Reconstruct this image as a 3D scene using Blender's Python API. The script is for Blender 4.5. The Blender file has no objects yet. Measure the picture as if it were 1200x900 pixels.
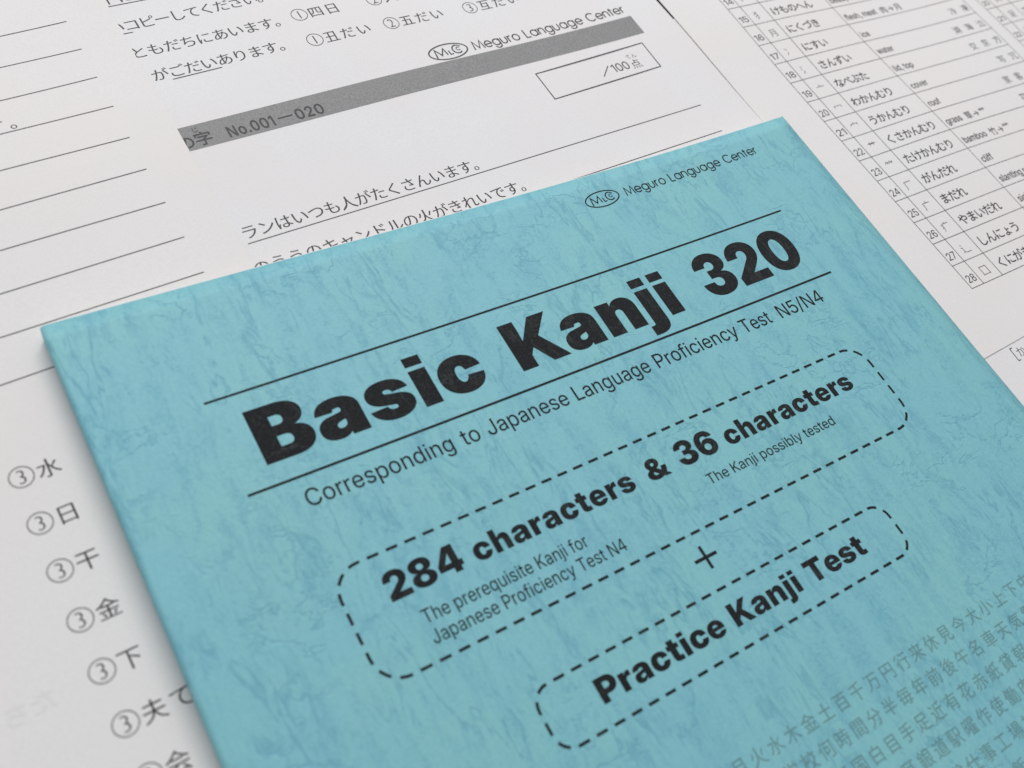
import bpy, math, random
import numpy as np

random.seed(4)
S = 0.001                       # everything below is laid out in millimetres
ZB = 5.6                        # height of the booklet's cover above the desk, mm
sc = bpy.context.scene
col = sc.collection

# ------------------------------------------------------------------ camera, light, exposure
R = [[0.8397451275596743, -0.4904160063332224, 0.23306707504864776],
     [-0.3202541245583674, -0.7939674051581431, -0.516771763206212],
     [0.4384808051020169, 0.3593158781296428, -0.8237880087003129]]
CAM = (-12.94413691, -130.54624472, 186.44870355 + ZB)
from mathutils import Matrix, Vector
cam_d = bpy.data.cameras.new('camera')
cam = bpy.data.objects.new('camera', cam_d)
col.objects.link(cam)
m = Matrix(((R[0][0], -R[1][0], -R[2][0]), (R[0][1], -R[1][1], -R[2][1]), (R[0][2], -R[1][2], -R[2][2]))).to_4x4()
m.translation = Vector(CAM) * S
cam.matrix_world = m
cam_d.sensor_width = 36.0
cam_d.sensor_fit = 'HORIZONTAL'
cam_d.lens = 35.4377
cam_d.clip_start = 0.01
cam_d.clip_end = 20.0
cam_d.dof.use_dof = True
cam_d.dof.focus_distance = 0.262
cam_d.dof.aperture_fstop = 15.5
sc.camera = cam

world = bpy.data.worlds.new('World')
sc.world = world
world.use_nodes = True
bg = world.node_tree.nodes['Background']
bg.inputs[0].default_value = (0.97, 0.975, 1.0, 1.0)
bg.inputs[1].default_value = 0.43

def area(name, loc, target, size, size_y, power, colour):
    d = bpy.data.lights.new(name, 'AREA')
    d.shape = 'RECTANGLE'; d.size = size; d.size_y = size_y; d.energy = power; d.color = colour
    o = bpy.data.objects.new(name, d); col.objects.link(o)
    o.location = loc
    o.rotation_euler = (Vector(target) - Vector(loc)).to_track_quat('-Z', 'Y').to_euler()
    return o
area('ceiling_light', (0.28, 0.85, 0.80), (0.05, 0.02, 0.0), 0.9, 0.5, 9.9, (1.0, 0.985, 0.975))
area('window_light', (0.45, 0.30, 1.20), (0.05, 0.0, 0.0), 1.2, 1.0, 1.6, (1.0, 0.99, 0.97))

sc.view_settings.view_transform = 'Standard'
sc.view_settings.look = 'None'
sc.view_settings.exposure = 0.0
sc.view_settings.gamma = 1.0
sc.view_settings.use_curve_mapping = False

# ------------------------------------------------------------------ surfaces (mm)
ZC = [-1.4813, -1.1496, 4.1128, -0.7023, 0.3154, 0.2478, -2.3354, 1.7031]
def cover_z(x, y):              # the cover sags a little between the spine and the fore edge
    u = 2 * x / 210.0 - 1
    v = -y / 125.0
    w = math.log1p(math.exp(8 * (1 - v))) / 8
    P = (1, u, u * u, u ** 3)
    z = sum(a * b * w for a, b in zip(ZC[:4], P)) + sum(a * b * w * w for a, b in zip(ZC[4:], P))
    d = 1.0 - x                 # soft roll into the spine
    if d > 0: z -= 1.0 - math.sqrt(max(0.0, 1.0 - d * d))
    return ZB + z

def wave(x, y):                 # the loose sheets are never quite flat
    d = math.hypot(max(0.0, -x, x - 210), max(0.0, y))          # they lie flatter near the booklet's weight
    g = 1 - math.exp(-(d / 45.0) ** 2)
    return 0.07 * math.sin(x * 0.031 + y * 0.017 + 0.6) + 0.05 * math.sin(y * 0.043 - x * 0.012 + 2.0) \
        + g * (0.62 + 0.36 * math.sin(x * 0.052 + y * 0.023 + 1.0) + 0.26 * math.sin(y * 0.075 - x * 0.035))

# ------------------------------------------------------------------ materials
def mat(name, colour, rough=0.6, spec=0.3):
    M = bpy.data.materials.new(name); M.use_nodes = True
    b = M.node_tree.nodes['Principled BSDF']
    b.inputs['Base Color'].default_value = (*colour, 1)
    b.inputs['Roughness'].default_value = rough
    b.inputs['Specular IOR Level'].default_value = spec
    return M, M.node_tree, b

def N(t, kind, **kw):
    n = t.nodes.new(kind)
    for k, v in kw.items():
        if k in n.inputs: n.inputs[k].default_value = v
        else: setattr(n, k, v)
    return n

def noise(t, vec, scale, detail=4, rough=0.6, dist=0.0):
    n = N(t, 'ShaderNodeTexNoise')
    n.inputs['Scale'].default_value = scale; n.inputs['Detail'].default_value = detail
    n.inputs['Roughness'].default_value = rough; n.inputs['Distortion'].default_value = dist
    t.links.new(vec, n.inputs['Vector'])
    return n.outputs['Fac']

def mth(t, op, a, b=None, c=None, clamp=False):
    n = t.nodes.new('ShaderNodeMath'); n.operation = op; n.use_clamp = clamp
    for i, v in enumerate((a, b, c)):
        if v is None: continue
        if isinstance(v, (int, float)): n.inputs[i].default_value = v
        else: t.links.new(v, n.inputs[i])
    return n.outputs[0]

def mapr(t, v, a, b, c=0.0, d=1.0):
    n = t.nodes.new('ShaderNodeMapRange'); n.interpolation_type = 'SMOOTHSTEP'
    t.links.new(v, n.inputs[0])
    for i, x in enumerate((a, b, c, d)): n.inputs[i + 1].default_value = x
    return n.outputs[0]

def mixc(t, f, a, b):
    n = t.nodes.new('ShaderNodeMix'); n.data_type = 'RGBA'
    if isinstance(f, (int, float)): n.inputs[0].default_value = f
    else: t.links.new(f, n.inputs[0])
    for i, v in ((6, a), (7, b)):
        if isinstance(v, tuple): n.inputs[i].default_value = (*v, 1)
        else: t.links.new(v, n.inputs[i])
    return n.outputs[2]

def coords(t, sx=1.0, sy=1.0, rot=0.0, off=(0, 0, 0)):
    tc = t.nodes.new('ShaderNodeTexCoord')
    mp = t.nodes.new('ShaderNodeMapping')
    mp.inputs['Scale'].default_value = (1000 * sx, 1000 * sy, 1000)
    mp.inputs['Rotation'].default_value = (0, 0, rot)
    mp.inputs['Location'].default_value = off
    t.links.new(tc.outputs['Object'], mp.inputs['Vector'])
    return mp.outputs[0]

def bump(t, bsdf, h, strength, dist):
    n = t.nodes.new('ShaderNodeBump'); n.inputs['Strength'].default_value = strength
    n.inputs['Distance'].default_value = dist
    t.links.new(h, n.inputs['Height']); t.links.new(n.outputs[0], bsdf.inputs['Normal'])

def paper(name, colour):
    M, t, b = mat(name, colour, 0.75, 0.2)
    v = coords(t)
    f = noise(t, v, 2.2, 5, 0.7)
    g = noise(t, v, 0.02, 2, 0.5)
    c = mixc(t, mapr(t, f, 0.35, 0.65), tuple(x * 0.955 for x in colour), tuple(min(1, x * 1.02) for x in colour))
    c = mixc(t, mth(t, 'MULTIPLY', mapr(t, g, 0.35, 0.65), 0.5), c, (colour[0] * 1.0, colour[1] * 0.95, colour[2] * 0.94))
    t.links.new(c, b.inputs['Base Color'])
    bump(t, b, f, 0.15, 0.00008)
    return M

# leather-grain card: mottled turquoise with wandering blue veins, the grain is embossed too
G = bpy.data.node_groups.new('leather_grain', 'ShaderNodeTree')
G.interface.new_socket('Colour', in_out='OUTPUT', socket_type='NodeSocketColor')
G.interface.new_socket('Height', in_out='OUTPUT', socket_type='NodeSocketFloat')
G.interface.new_socket('Vein', in_out='OUTPUT', socket_type='NodeSocketFloat')
go = G.nodes.new('NodeGroupOutput')
v0 = coords(G)
v1 = coords(G, 1.15, 0.30, math.radians(12))
v2 = coords(G, 1.1, 0.32, math.radians(-26), (31, 7, 3))
def ridge(vec, s, dist, width, det=3):
    n = noise(G, vec, s, det, 0.55, dist)
    return mapr(G, mth(G, 'ABSOLUTE', mth(G, 'SUBTRACT', n, 0.5)), 0.0, width, 1.0, 0.0)
broad = noise(G, v0, 0.030, 3, 0.55, 0.4)
mid = noise(G, v1, 0.17, 6, 0.68, 0.5)
fine = noise(G, v0, 1.3, 5, 0.8)
fleck = noise(G, v1, 0.9, 5, 0.75)
v3 = coords(G, 0.75, 1.05, math.radians(40), (5, 61, 9))
gate1 = mapr(G, noise(G, v0, 0.040, 3, 0.6), 0.44, 0.60)
gate2 = mapr(G, noise(G, coords(G, 1, 1, 0, (77, 40, 5)), 0.045, 3, 0.6), 0.45, 0.6)
gate3 = mapr(G, noise(G, coords(G, 1, 1, 0, (7, 140, 5)), 0.050, 3, 0.6), 0.46, 0.62)
r1 = mth(G, 'MULTIPLY', ridge(v1, 0.080, 0.4, 0.026, 4), gate1)
r2 = mth(G, 'MULTIPLY', ridge(v2, 0.11, 0.4, 0.028, 4), gate2)
r4 = mth(G, 'MULTIPLY', ridge(v3, 0.12, 0.4, 0.028, 4), gate3)
r3 = mth(G, 'MULTIPLY', ridge(v0, 0.42, 0.5, 0.040, 5), mapr(G, mid, 0.44, 0.60))
vein = mth(G, 'MAXIMUM', mth(G, 'MAXIMUM', mth(G, 'MULTIPLY', r3, 0.55), r4), mth(G, 'MAXIMUM', r1, r2))
vein = mth(G, 'MULTIPLY', vein, mapr(G, fleck, 0.35, 0.6, 0.30, 1.0))
c = mixc(G, mapr(G, broad, 0.35, 0.65), (0.228, 0.538, 0.580), (0.214, 0.522, 0.602))
c = mixc(G, mth(G, 'MULTIPLY', mapr(G, mid, 0.45, 0.70), 0.52), c, (0.145, 0.420, 0.540))
c = mixc(G, mth(G, 'MULTIPLY', mapr(G, fleck, 0.48, 0.72), 0.34), c, (0.145, 0.420, 0.500))
c = mixc(G, mth(G, 'MULTIPLY', mapr(G, fine, 0.46, 0.70), 0.35), c, (0.290, 0.610, 0.630))
c = mixc(G, mth(G, 'MULTIPLY', mapr(G, fine, 0.50, 0.30), 0.25), c, (0.130, 0.400, 0.480))
c = mixc(G, mth(G, 'MULTIPLY', vein, 0.46), c, (0.080, 0.310, 0.450))
hgt = mth(G, 'SUBTRACT', mth(G, 'ADD', mth(G, 'MULTIPLY', mid, 0.5), mth(G, 'MULTIPLY', fine, 0.7)), mth(G, 'MULTIPLY', vein, 0.6))
G.links.new(c, go.inputs[0]); G.links.new(hgt, go.inputs[1]); G.links.new(vein, go.inputs[2])

def grain_node(t):
    g = t.nodes.new('ShaderNodeGroup'); g.node_tree = G
    return g
M_COVER, t, b = mat('leather_grain_card', (0.23, 0.54, 0.61), 0.52, 0.40)
g = grain_node(t); t.links.new(g.outputs[0], b.inputs['Base Color']); bump(t, b, g.outputs[1], 0.4, 0.0004)

M_INK, t, b = mat('black_ink_on_card', (0.026, 0.030, 0.035), 0.55, 0.16)
g = grain_node(t); f = noise(t, coords(t), 1.6, 4, 0.75)
cc = mixc(t, mapr(t, f, 0.50, 0.78), (0.011, 0.013, 0.016), (0.058, 0.060, 0.058))
cc = mixc(t, mth(t, 'MULTIPLY', g.outputs[2], 0.5), cc, (0.075, 0.085, 0.08))
t.links.new(cc, b.inputs['Base Color']); bump(t, b, g.outputs[1], 0.8, 0.0006)

M_TINT, t, b = mat('grey_tint_ink_on_card', (0.1, 0.22, 0.24), 0.6, 0.3)
g = grain_node(t); f = noise(t, coords(t), 3.0, 3, 0.7)
cc = mixc(t, mapr(t, f, 0.3, 0.7, 0.42, 0.66), g.outputs[0], (0.085, 0.130, 0.120))
t.links.new(cc, b.inputs['Base Color']); bump(t, b, g.outputs[1], 0.35, 0.0003)

M_PAPER = paper('copy_paper', (0.80, 0.795, 0.79))
M_PAPER_B = paper('copy_paper_cool', (0.79, 0.79, 0.80))
M_PAGES = paper('booklet_pages', (0.86, 0.85, 0.82))
M_PRINT, t, b = mat('toner', (0.045, 0.045, 0.05), 0.5, 0.3)
f = noise(t, coords(t), 4.0, 3, 0.7)
t.links.new(mixc(t, mapr(t, f, 0.45, 0.8), (0.022, 0.022, 0.026), (0.085, 0.085, 0.09)), b.inputs['Base Color'])
M_GHOST, t, b = mat('show_through', (0.758, 0.753, 0.748), 0.75, 0.2)
M_GREY, t, b = mat('grey_halftone', (0.3, 0.3, 0.3), 0.6, 0.25)
f = noise(t, coords(t), 2.6, 4, 0.8)
t.links.new(mixc(t, mapr(t, f, 0.36, 0.64), (0.20, 0.203, 0.207), (0.315, 0.318, 0.32)), b.inputs['Base Color'])
M_DESK, t, b = mat('dark_wood', (0.07, 0.035, 0.02), 0.45, 0.4)
f = noise(t, coords(t, 0.05, 0.6), 0.5, 5, 0.6, 0.6)
t.links.new(mixc(t, f, (0.035, 0.018, 0.011), (0.16, 0.085, 0.050)), b.inputs['Base Color'])

# ------------------------------------------------------------------ mesh helpers
def link(name, V, F, material, parent=None, smooth=False, label=None):
    me = bpy.data.meshes.new(name)
    me.from_pydata([(x * S, y * S, z * S) for x, y, z in V], [], F)
    me.materials.append(material)
    if smooth: me.shade_smooth()
    o = bpy.data.objects.new(name, me); col.objects.link(o)
    if parent: o.parent = parent
    if label: o['label'] = label
    return o

def sheet(name, quad, layer, material, nx=36, ny=36, thick=0.1, lift=None):
    """a loose sheet given by its corners TL, TR, BR, BL; returns the object and its height function"""
    (ax, ay), (bx, by), (cx, cy), (dx, dy) = quad
    def pos(i, j):
        u, v = i / nx, j / ny
        return ((1 - v) * ((1 - u) * ax + u * bx) + v * ((1 - u) * dx + u * cx),
                (1 - v) * ((1 - u) * ay + u * by) + v * ((1 - u) * dy + u * cy))
    def z(x, y): return layer + wave(x, y) + (lift(x, y) if lift else 0.0)
    V = []; F = []
    for j in range(ny + 1):
        for i in range(nx + 1):
            x, y = pos(i, j); V.append((x, y, z(x, y)))
    n = len(V); V += [(x, y, zz - thick) for x, y, zz in V]
    k = nx + 1
    for j in range(ny):
        for i in range(nx):
            a = j * k + i; F.append((a, a + k, a + k + 1, a + 1)); F.append((n + a, n + a + 1, n + a + k + 1, n + a + k))
    for i in range(nx):
        F.append((i, i + 1, n + i + 1, n + i)); a = ny * k + i; F.append((a + 1, a, n + a, n + a + 1))
    for j in range(ny):
        a = j * k; F.append((a + k, a, n + a, n + a + k)); a = j * k + nx; F.append((a, a + k, n + a + k, n + a))
    return link(name, V, F, material), z

class Ink:
    """collects flat print and lays it on a surface as one mesh"""
    def __init__(self, surf, eps=0.035): self.V = []; self.F = []; self.s = surf; self.e = eps; self.k = 0
    def add(self, pts, faces, dz=0.0):
        n = len(self.V)
        self.V += [(x, y, self.s(x, y) + self.e + dz) for x, y in pts]
        self.F += [tuple(n + i for i in f) for f in faces]
    def ribbon(self, pts, w, closed=False, step=None):
        if step:
            q = []
            for (x0, y0), (x1, y1) in zip(pts, pts[1:]):
                m_ = max(1, int(math.hypot(x1 - x0, y1 - y0) / step))
                q += [(x0 + (x1 - x0) * i / m_, y0 + (y1 - y0) * i / m_) for i in range(m_)]
            pts = q + [pts[-1]]
        pts = [p for i, p in enumerate(pts) if i == 0 or math.dist(p, pts[i - 1]) > 1e-5]
        n = len(pts); P = []
        for i in range(n):
            a = pts[i - 1] if (i or closed) else pts[i]; c_ = pts[(i + 1) % n] if (i < n - 1 or closed) else pts[i]
            b_ = pts[i]
            d1 = (b_[0] - a[0], b_[1] - a[1]); d2 = (c_[0] - b_[0], c_[1] - b_[1])
            l1 = math.hypot(*d1); l2 = math.hypot(*d2)
            if l1 < 1e-9: d1, l1 = d2, l2
            if l2 < 1e-9: d2, l2 = d1, l1
            n1 = (-d1[1] / l1, d1[0] / l1); n2 = (-d2[1] / l2, d2[0] / l2)
            mx, my = n1[0] + n2[0], n1[1] + n2[1]; L = math.hypot(mx, my) or 1.0
            mx /= L; my /= L; k = min(2.0, 1.0 / max(0.3, mx * n1[0] + my * n1[1])) * w / 2
            P += [(b_[0] + mx * k, b_[1] + my * k), (b_[0] - mx * k, b_[1] - my * k)]
        F = [(2 * i, 2 * i + 1, 2 * i + 3, 2 * i + 2) for i in range(n - 1)]
        if closed: F.append((2 * n - 2, 2 * n - 1, 1, 0))
        self.k += 1
        self.add(P, F, 0.004 * (self.k % 4))
    def build(self, name, material, parent, label=None):
        return link(name, self.V, self.F, material, parent, label=label)

_cache = {}
def fattened(V, F, ax, ay):
    """move the outline along its normals, more in one direction than the other"""
    if not (ax or ay): return V
    V = [tuple(v) for v in V]
    key = {}; rep = []
    for v in V: rep.append(key.setdefault((round(v[0], 5), round(v[1], 5)), len(key)))
    cnt = {}
    for f in F:
        for i in range(len(f)):
            a, b_ = rep[f[i]], rep[f[(i + 1) % len(f)]]
            cnt[(a, b_)] = cnt.get((a, b_), 0) + 1
    P = [None] * len(key)
    for i, v in enumerate(V): P[rep[i]] = v
    nr = [[0.0, 0.0] for _ in P]
    lone = [(a, b_) for (a, b_) in cnt if (b_, a) not in cnt]
    ns = {}
    for a, b_ in lone:
        dx, dy = P[b_][0] - P[a][0], P[b_][1] - P[a][1]; l = math.hypot(dx, dy)
        if l < 1e-7: continue
        for q in (a, b_): ns.setdefault(q, []).append((dy / l, -dx / l))
    out = []
    for i, v in enumerate(V):
        L = ns.get(rep[i])
        if not L: out.append(v); continue
        sx = sum(q[0] for q in L); sy = sum(q[1] for q in L); l = math.hypot(sx, sy)
        if l < 1e-6: out.append(v); continue
        sx /= l; sy /= l
        k = min(1.6, 1.0 / max(0.4, sx * L[0][0] + sy * L[0][1]))
        out.append((v[0] + sx * k * ax, v[1] + sy * k * ay))
    return out

def glyph(s):
    if s not in _cache:
        c_ = bpy.data.curves.new('glyph', 'FONT'); c_.body = s; c_.size = 1; c_.resolution_u = 3
        o = bpy.data.objects.new('glyph', c_); col.objects.link(o)
        me = bpy.data.meshes.new_from_object(o)
        V = [(v.co.x, v.co.y) for v in me.vertices]; F = [tuple(p.vertices) for p in me.polygons]
        # keep every face wound the same way
        G_ = []
        for f in F:
            A = sum(V[f[i]][0] * V[f[(i + 1) % len(f)]][1] - V[f[(i + 1) % len(f)]][0] * V[f[i]][1] for i in range(len(f)))
            G_.append(f if A > 0 else f[::-1])
        bpy.data.objects.remove(o); bpy.data.curves.remove(c_); bpy.data.meshes.remove(me)
        _cache[s] = (V, G_)
    return _cache[s]

# heavy grotesque letter outlines, 1000 units to the em: {style: {char: [advance, [contours]]}}
FONT = {
 'black': {
  '&': [687, [[[278,-12], [240,-10], [205,-5], [173,4], [143,16], [116,31], [93,49], [73,68], [56,91], [43,114], [34,140], [28,166], [26,193], [27,213], [34,250], [49,282], [59,297], [84,325], [99,338], [132,363], [153,376], [133,405], [122,424], [112,445], [104,467], [98,489], [93,537], [95,564], [100,590], [108,615], [120,638], [135,660], [152,679], [172,696], [194,711], [219,723], [246,732], [275,737], [306,738], [336,737], [363,732], [388,724], [411,713], [432,700], [451,684], [466,666], [480,646], [490,625], [497,602], [502,579], [503,537], [501,521], [492,489], [486,474], [470,445], [460,431], [436,405], [422,393], [372,357], [465,255], [479,284], [487,306], [493,330], [498,379], [653,379], [650,317], [640,257], [623,201], [611,175], [597,150], [582,127], [697,0], [501,0], [463,40], [445,29], [422,18], [398,9], [373,1], [301,-11]], [[284,458], [337,493], [353,515], [356,556], [352,564], [346,571], [330,581], [319,583], [298,584], [284,581], [272,575], [259,561], [256,555], [252,534], [255,513], [270,479]], [[355,155], [247,268], [226,248], [217,230], [214,219], [213,207], [216,188], [223,172], [235,159], [251,149], [260,146], [280,142], [310,143], [328,146], [346,151]]]],
  '0': [695, [[[347,-11], [299,-8], [254,0], [212,14], [175,34], [141,59], [111,89], [86,123], [64,163], [48,207], [36,255], [28,307], [26,364], [28,420], [36,472], [48,520], [64,564], [86,604], [111,639], [141,668], [175,693], [212,713], [254,727], [299,736], [347,738], [396,736], [441,727], [483,713], [520,693], [554,668], [584,639], [609,604], [630,564], [647,520], [659,472], [666,420], [669,363], [666,307], [659,255], [647,207], [630,163], [609,123], [584,89], [554,59], [520,34], [483,14], [441,0], [396,-8]], [[347,147], [366,149], [384,154], [400,161], [414,173], [427,187], [439,204], [448,224], [456,247], [463,272], [467,300], [470,330], [471,363], [470,396], [467,427], [463,455], [456,481], [448,503], [439,523], [427,541], [414,555], [400,566], [384,574], [366,579], [347,581], [329,579], [311,574], [295,566], [281,555], [268,541], [256,523], [246,503], [238,481], [232,455], [227,427], [224,396], [224,330], [227,300], [232,272], [238,247], [246,224], [256,204], [267,187], [281,173], [295,161], [311,154], [329,149]]]],
  '2': [638, [[[42,0], [42,142], [368,412], [385,433], [392,444], [398,456], [405,482], [405,509], [403,521], [399,532], [388,552], [372,567], [362,573], [351,578], [340,581], [314,584], [287,581], [275,577], [264,571], [254,564], [245,556], [237,546], [230,535], [225,522], [221,508], [218,476], [31,476], [34,515], [40,552], [51,585], [66,616], [85,644], [108,668], [134,689], [164,707], [197,721], [233,730], [272,736], [314,738], [355,737], [393,731], [428,723], [461,711], [491,695], [518,677], [541,656], [560,631], [576,605], [587,575], [593,544], [596,510], [591,463], [585,440], [576,419], [565,398], [552,377], [536,355], [517,334], [470,288], [317,160], [317,157], [600,157], [600,0]]]],
  '3': [652, [[[325,-11], [279,-9], [237,-2], [198,8], [163,23], [132,41], [106,62], [83,86], [64,113], [49,142], [38,172], [32,204], [30,237], [224,237], [227,211], [231,199], [243,178], [252,169], [272,155], [284,150], [325,144], [352,146], [375,154], [394,166], [402,173], [409,182], [414,191], [418,201], [420,211], [421,223], [418,245], [413,255], [407,264], [400,272], [381,286], [369,291], [356,295], [311,301], [239,301], [239,438], [326,438], [353,443], [365,447], [376,452], [386,458], [394,465], [401,473], [410,491], [413,502], [413,524], [411,534], [407,544], [396,561], [389,568], [381,574], [362,584], [339,589], [314,589], [301,587], [279,579], [269,573], [252,559], [245,550], [236,530], [233,507], [44,507], [46,539], [52,570], [63,599], [79,626], [98,651], [121,673], [147,692], [177,708], [210,721], [246,731], [285,737], [327,738], [366,737], [403,732], [437,723], [470,712], [499,697], [525,680], [547,661], [566,639], [582,615], [593,589], [599,561], [601,532], [599,501], [591,474], [578,450], [559,428], [537,410], [512,396], [484,386], [454,381], [454,378], [481,374], [506,367], [528,359], [549,348], [567,335], [582,321], [595,305], [606,287], [615,269], [621,249], [626,207], [623,176], [616,147], [604,120], [588,95], [567,71], [542,51], [514,33], [482,17], [447,5], [409,-4], [368,-9]]]],
  '4': [696, [[[36,128], [36,282], [330,728], [580,728], [580,280], [663,280], [663,128], [580,128], [580,0], [390,0], [390,128]], [[392,535], [390,535], [224,283], [224,280], [392,280]]]],
  '6': [659, [[[341,-11], [307,-9], [275,-5], [244,2], [214,12], [186,24], [160,40], [136,59], [114,80], [94,104], [77,131], [62,161], [49,194], [39,230], [32,269], [27,311], [26,355], [27,399], [38,478], [48,515], [60,549], [75,580], [92,609], [111,635], [133,659], [157,679], [183,697], [211,712], [241,723], [273,732], [307,737], [342,738], [382,736], [418,731], [452,721], [484,708], [513,691], [539,672], [561,651], [581,626], [597,600], [610,573], [618,544], [623,513], [433,513], [429,529], [422,542], [413,554], [401,564], [373,577], [356,580], [338,581], [318,580], [300,576], [284,568], [269,558], [256,545], [236,513], [229,493], [223,471], [219,447], [216,394], [218,394], [227,408], [237,421], [261,444], [289,462], [304,469], [320,475], [392,485], [427,483], [459,477], [489,467], [517,454], [543,437], [565,417], [585,395], [602,369], [615,341], [625,312], [631,280], [632,246], [630,209], [623,174], [612,141], [595,111], [575,84], [551,60], [523,39], [492,21], [458,7], [422,-3], [383,-9]], [[340,140], [354,141], [368,144], [392,153], [403,161], [412,169], [421,179], [428,190], [434,202], [438,215], [441,243], [440,258], [438,271], [434,284], [428,296], [421,307], [403,326], [392,333], [380,339], [368,343], [329,346], [309,342], [275,324], [261,310], [251,294], [243,275], [239,254], [242,215], [246,202], [252,190], [259,179], [268,169], [277,161], [288,153], [312,144], [326,141]]]],
  '8': [658, [[[329,-11], [285,-9], [244,-4], [206,4], [171,16], [139,30], [110,47], [85,67], [64,89], [48,114], [36,140], [28,168], [26,197], [27,221], [32,243], [39,263], [49,283], [61,300], [76,317], [93,331], [113,344], [134,355], [157,364], [182,371], [208,376], [208,378], [174,385], [143,397], [117,412], [93,432], [74,455], [61,481], [53,509], [50,540], [52,568], [59,595], [70,620], [86,643], [105,664], [128,683], [154,699], [184,713], [217,724], [252,732], [289,737], [329,738], [369,737], [407,732], [442,724], [475,713], [504,700], [531,684], [553,665], [573,644], [588,621], [599,596], [606,569], [608,540], [605,509], [597,480], [584,455], [565,432], [541,412], [515,397], [484,385], [450,378], [450,376], [476,371], [501,364], [524,355], [545,344], [564,331], [582,317], [609,283], [619,263], [626,243], [631,221], [632,197], [630,168], [622,140], [610,114], [594,89], [572,67], [548,47], [519,30], [487,16], [451,4], [413,-4], [372,-9]], [[329,125], [367,131], [378,136], [398,150], [413,168], [422,190], [424,201], [425,214], [422,238], [418,249], [413,259], [406,268], [398,276], [379,290], [355,298], [329,301], [302,298], [291,295], [279,290], [269,284], [252,268], [245,259], [240,249], [236,238], [233,214], [234,201], [236,190], [240,178], [245,168], [260,150], [279,136], [291,131], [302,128]], [[329,440], [364,446], [374,450], [391,462], [404,478], [412,497], [414,508], [414,530], [412,541], [404,560], [398,568], [383,582], [374,587], [364,591], [329,597], [316,596], [294,591], [284,587], [275,582], [260,568], [254,560], [246,541], [244,530], [244,508], [246,497], [254,478], [267,462], [284,450], [294,446], [316,441]]]],
  'B': [658, [[[43,0], [43,728], [358,728], [398,726], [434,722], [468,715], [498,705], [524,692], [547,677], [567,660], [583,641], [596,620], [605,597], [610,572], [612,546], [611,526], [602,488], [594,471], [585,455], [573,440], [560,427], [545,415], [529,405], [511,397], [492,390], [471,385], [471,381], [494,379], [516,374], [536,367], [556,357], [574,345], [590,331], [604,314], [616,296], [626,276], [632,254], [637,231], [638,206], [636,177], [630,150], [621,124], [608,100], [591,78], [571,58], [548,41], [521,27], [491,15], [459,7], [423,2], [385,0]], [[240,155], [341,155], [361,156], [378,159], [394,165], [407,174], [417,184], [424,197], [429,211], [430,227], [429,239], [424,259], [419,268], [413,276], [406,283], [398,289], [389,294], [367,301], [342,303], [240,303]], [[240,437], [340,437], [361,441], [371,445], [387,455], [393,461], [399,469], [406,485], [409,505], [407,520], [403,534], [396,546], [387,556], [375,564], [362,569], [347,573], [330,574], [240,574]]]],
  'K': [742, [[[241,405], [484,728], [719,728], [465,415], [732,0], [500,0], [332,280], [243,175], [243,0], [43,0], [43,728], [243,728], [243,571]]]],
  'P': [652, [[[43,0], [43,728], [354,728], [394,726], [432,720], [468,710], [500,696], [530,679], [555,658], [578,634], [597,607], [612,577], [622,545], [629,510], [631,472], [629,434], [622,399], [611,367], [596,337], [577,310], [555,287], [528,266], [499,249], [466,235], [430,226], [392,220], [351,218], [243,218], [243,0]], [[243,379], [324,379], [355,382], [368,385], [380,390], [401,404], [410,413], [417,423], [426,445], [429,472], [426,499], [422,511], [417,522], [410,531], [401,540], [391,547], [380,553], [368,558], [355,562], [340,564], [243,564]]]],
  'T': [670, [[[23,561], [23,728], [647,728], [647,561], [435,561], [435,0], [235,0], [235,561]]]],
  'a': [589, [[[176,-8], [152,-5], [130,0], [109,8], [90,17], [74,29], [59,43], [47,59], [37,77], [30,98], [26,121], [24,146], [25,167], [28,187], [33,205], [40,221], [48,236], [58,249], [69,261], [96,281], [111,289], [145,302], [297,323], [321,329], [337,337], [342,342], [346,348], [347,375], [342,385], [333,393], [314,401], [249,395], [237,387], [225,370], [221,356], [43,363], [48,389], [55,413], [66,435], [79,456], [95,474], [115,491], [137,505], [163,517], [191,526], [223,533], [257,537], [295,539], [323,538], [376,531], [400,526], [422,519], [443,510], [461,501], [493,477], [507,463], [518,448], [527,432], [534,415], [539,397], [543,378], [544,358], [544,0], [356,0], [356,74], [353,74], [345,60], [325,35], [314,25], [290,10], [277,4], [263,-1], [218,-9]], [[275,114], [296,118], [306,122], [332,139], [344,156], [348,165], [351,187], [351,230], [253,207], [224,192], [212,177], [208,164], [208,151], [212,139], [219,129], [242,116]]]],
  'c': [592, [[[304,-11], [263,-9], [225,-2], [189,9], [156,24], [127,43], [101,65], [79,91], [60,120], [45,152], [34,187], [28,224], [26,264], [28,304], [34,341], [45,376], [60,408], [79,437], [101,463], [127,485], [156,504], [189,519], [225,530], [263,536], [304,539], [332,538], [359,535], [384,530], [408,523], [431,514], [452,504], [471,492], [489,479], [506,464], [520,447], [533,429], [544,410], [553,389], [560,368], [567,321], [383,309], [364,363], [337,384], [295,389], [284,386], [273,381], [263,375], [255,367], [247,357], [240,346], [230,318], [227,302], [225,284], [225,245], [227,227], [230,211], [240,183], [247,171], [255,161], [263,153], [273,147], [284,142], [295,139], [308,138], [330,141], [378,194], [383,221], [567,209], [565,185], [560,162], [554,140], [545,119], [534,100], [522,82], [507,65], [491,50], [473,36], [453,24], [432,14], [409,5], [385,-2], [359,-7], [332,-10]]]],
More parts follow.
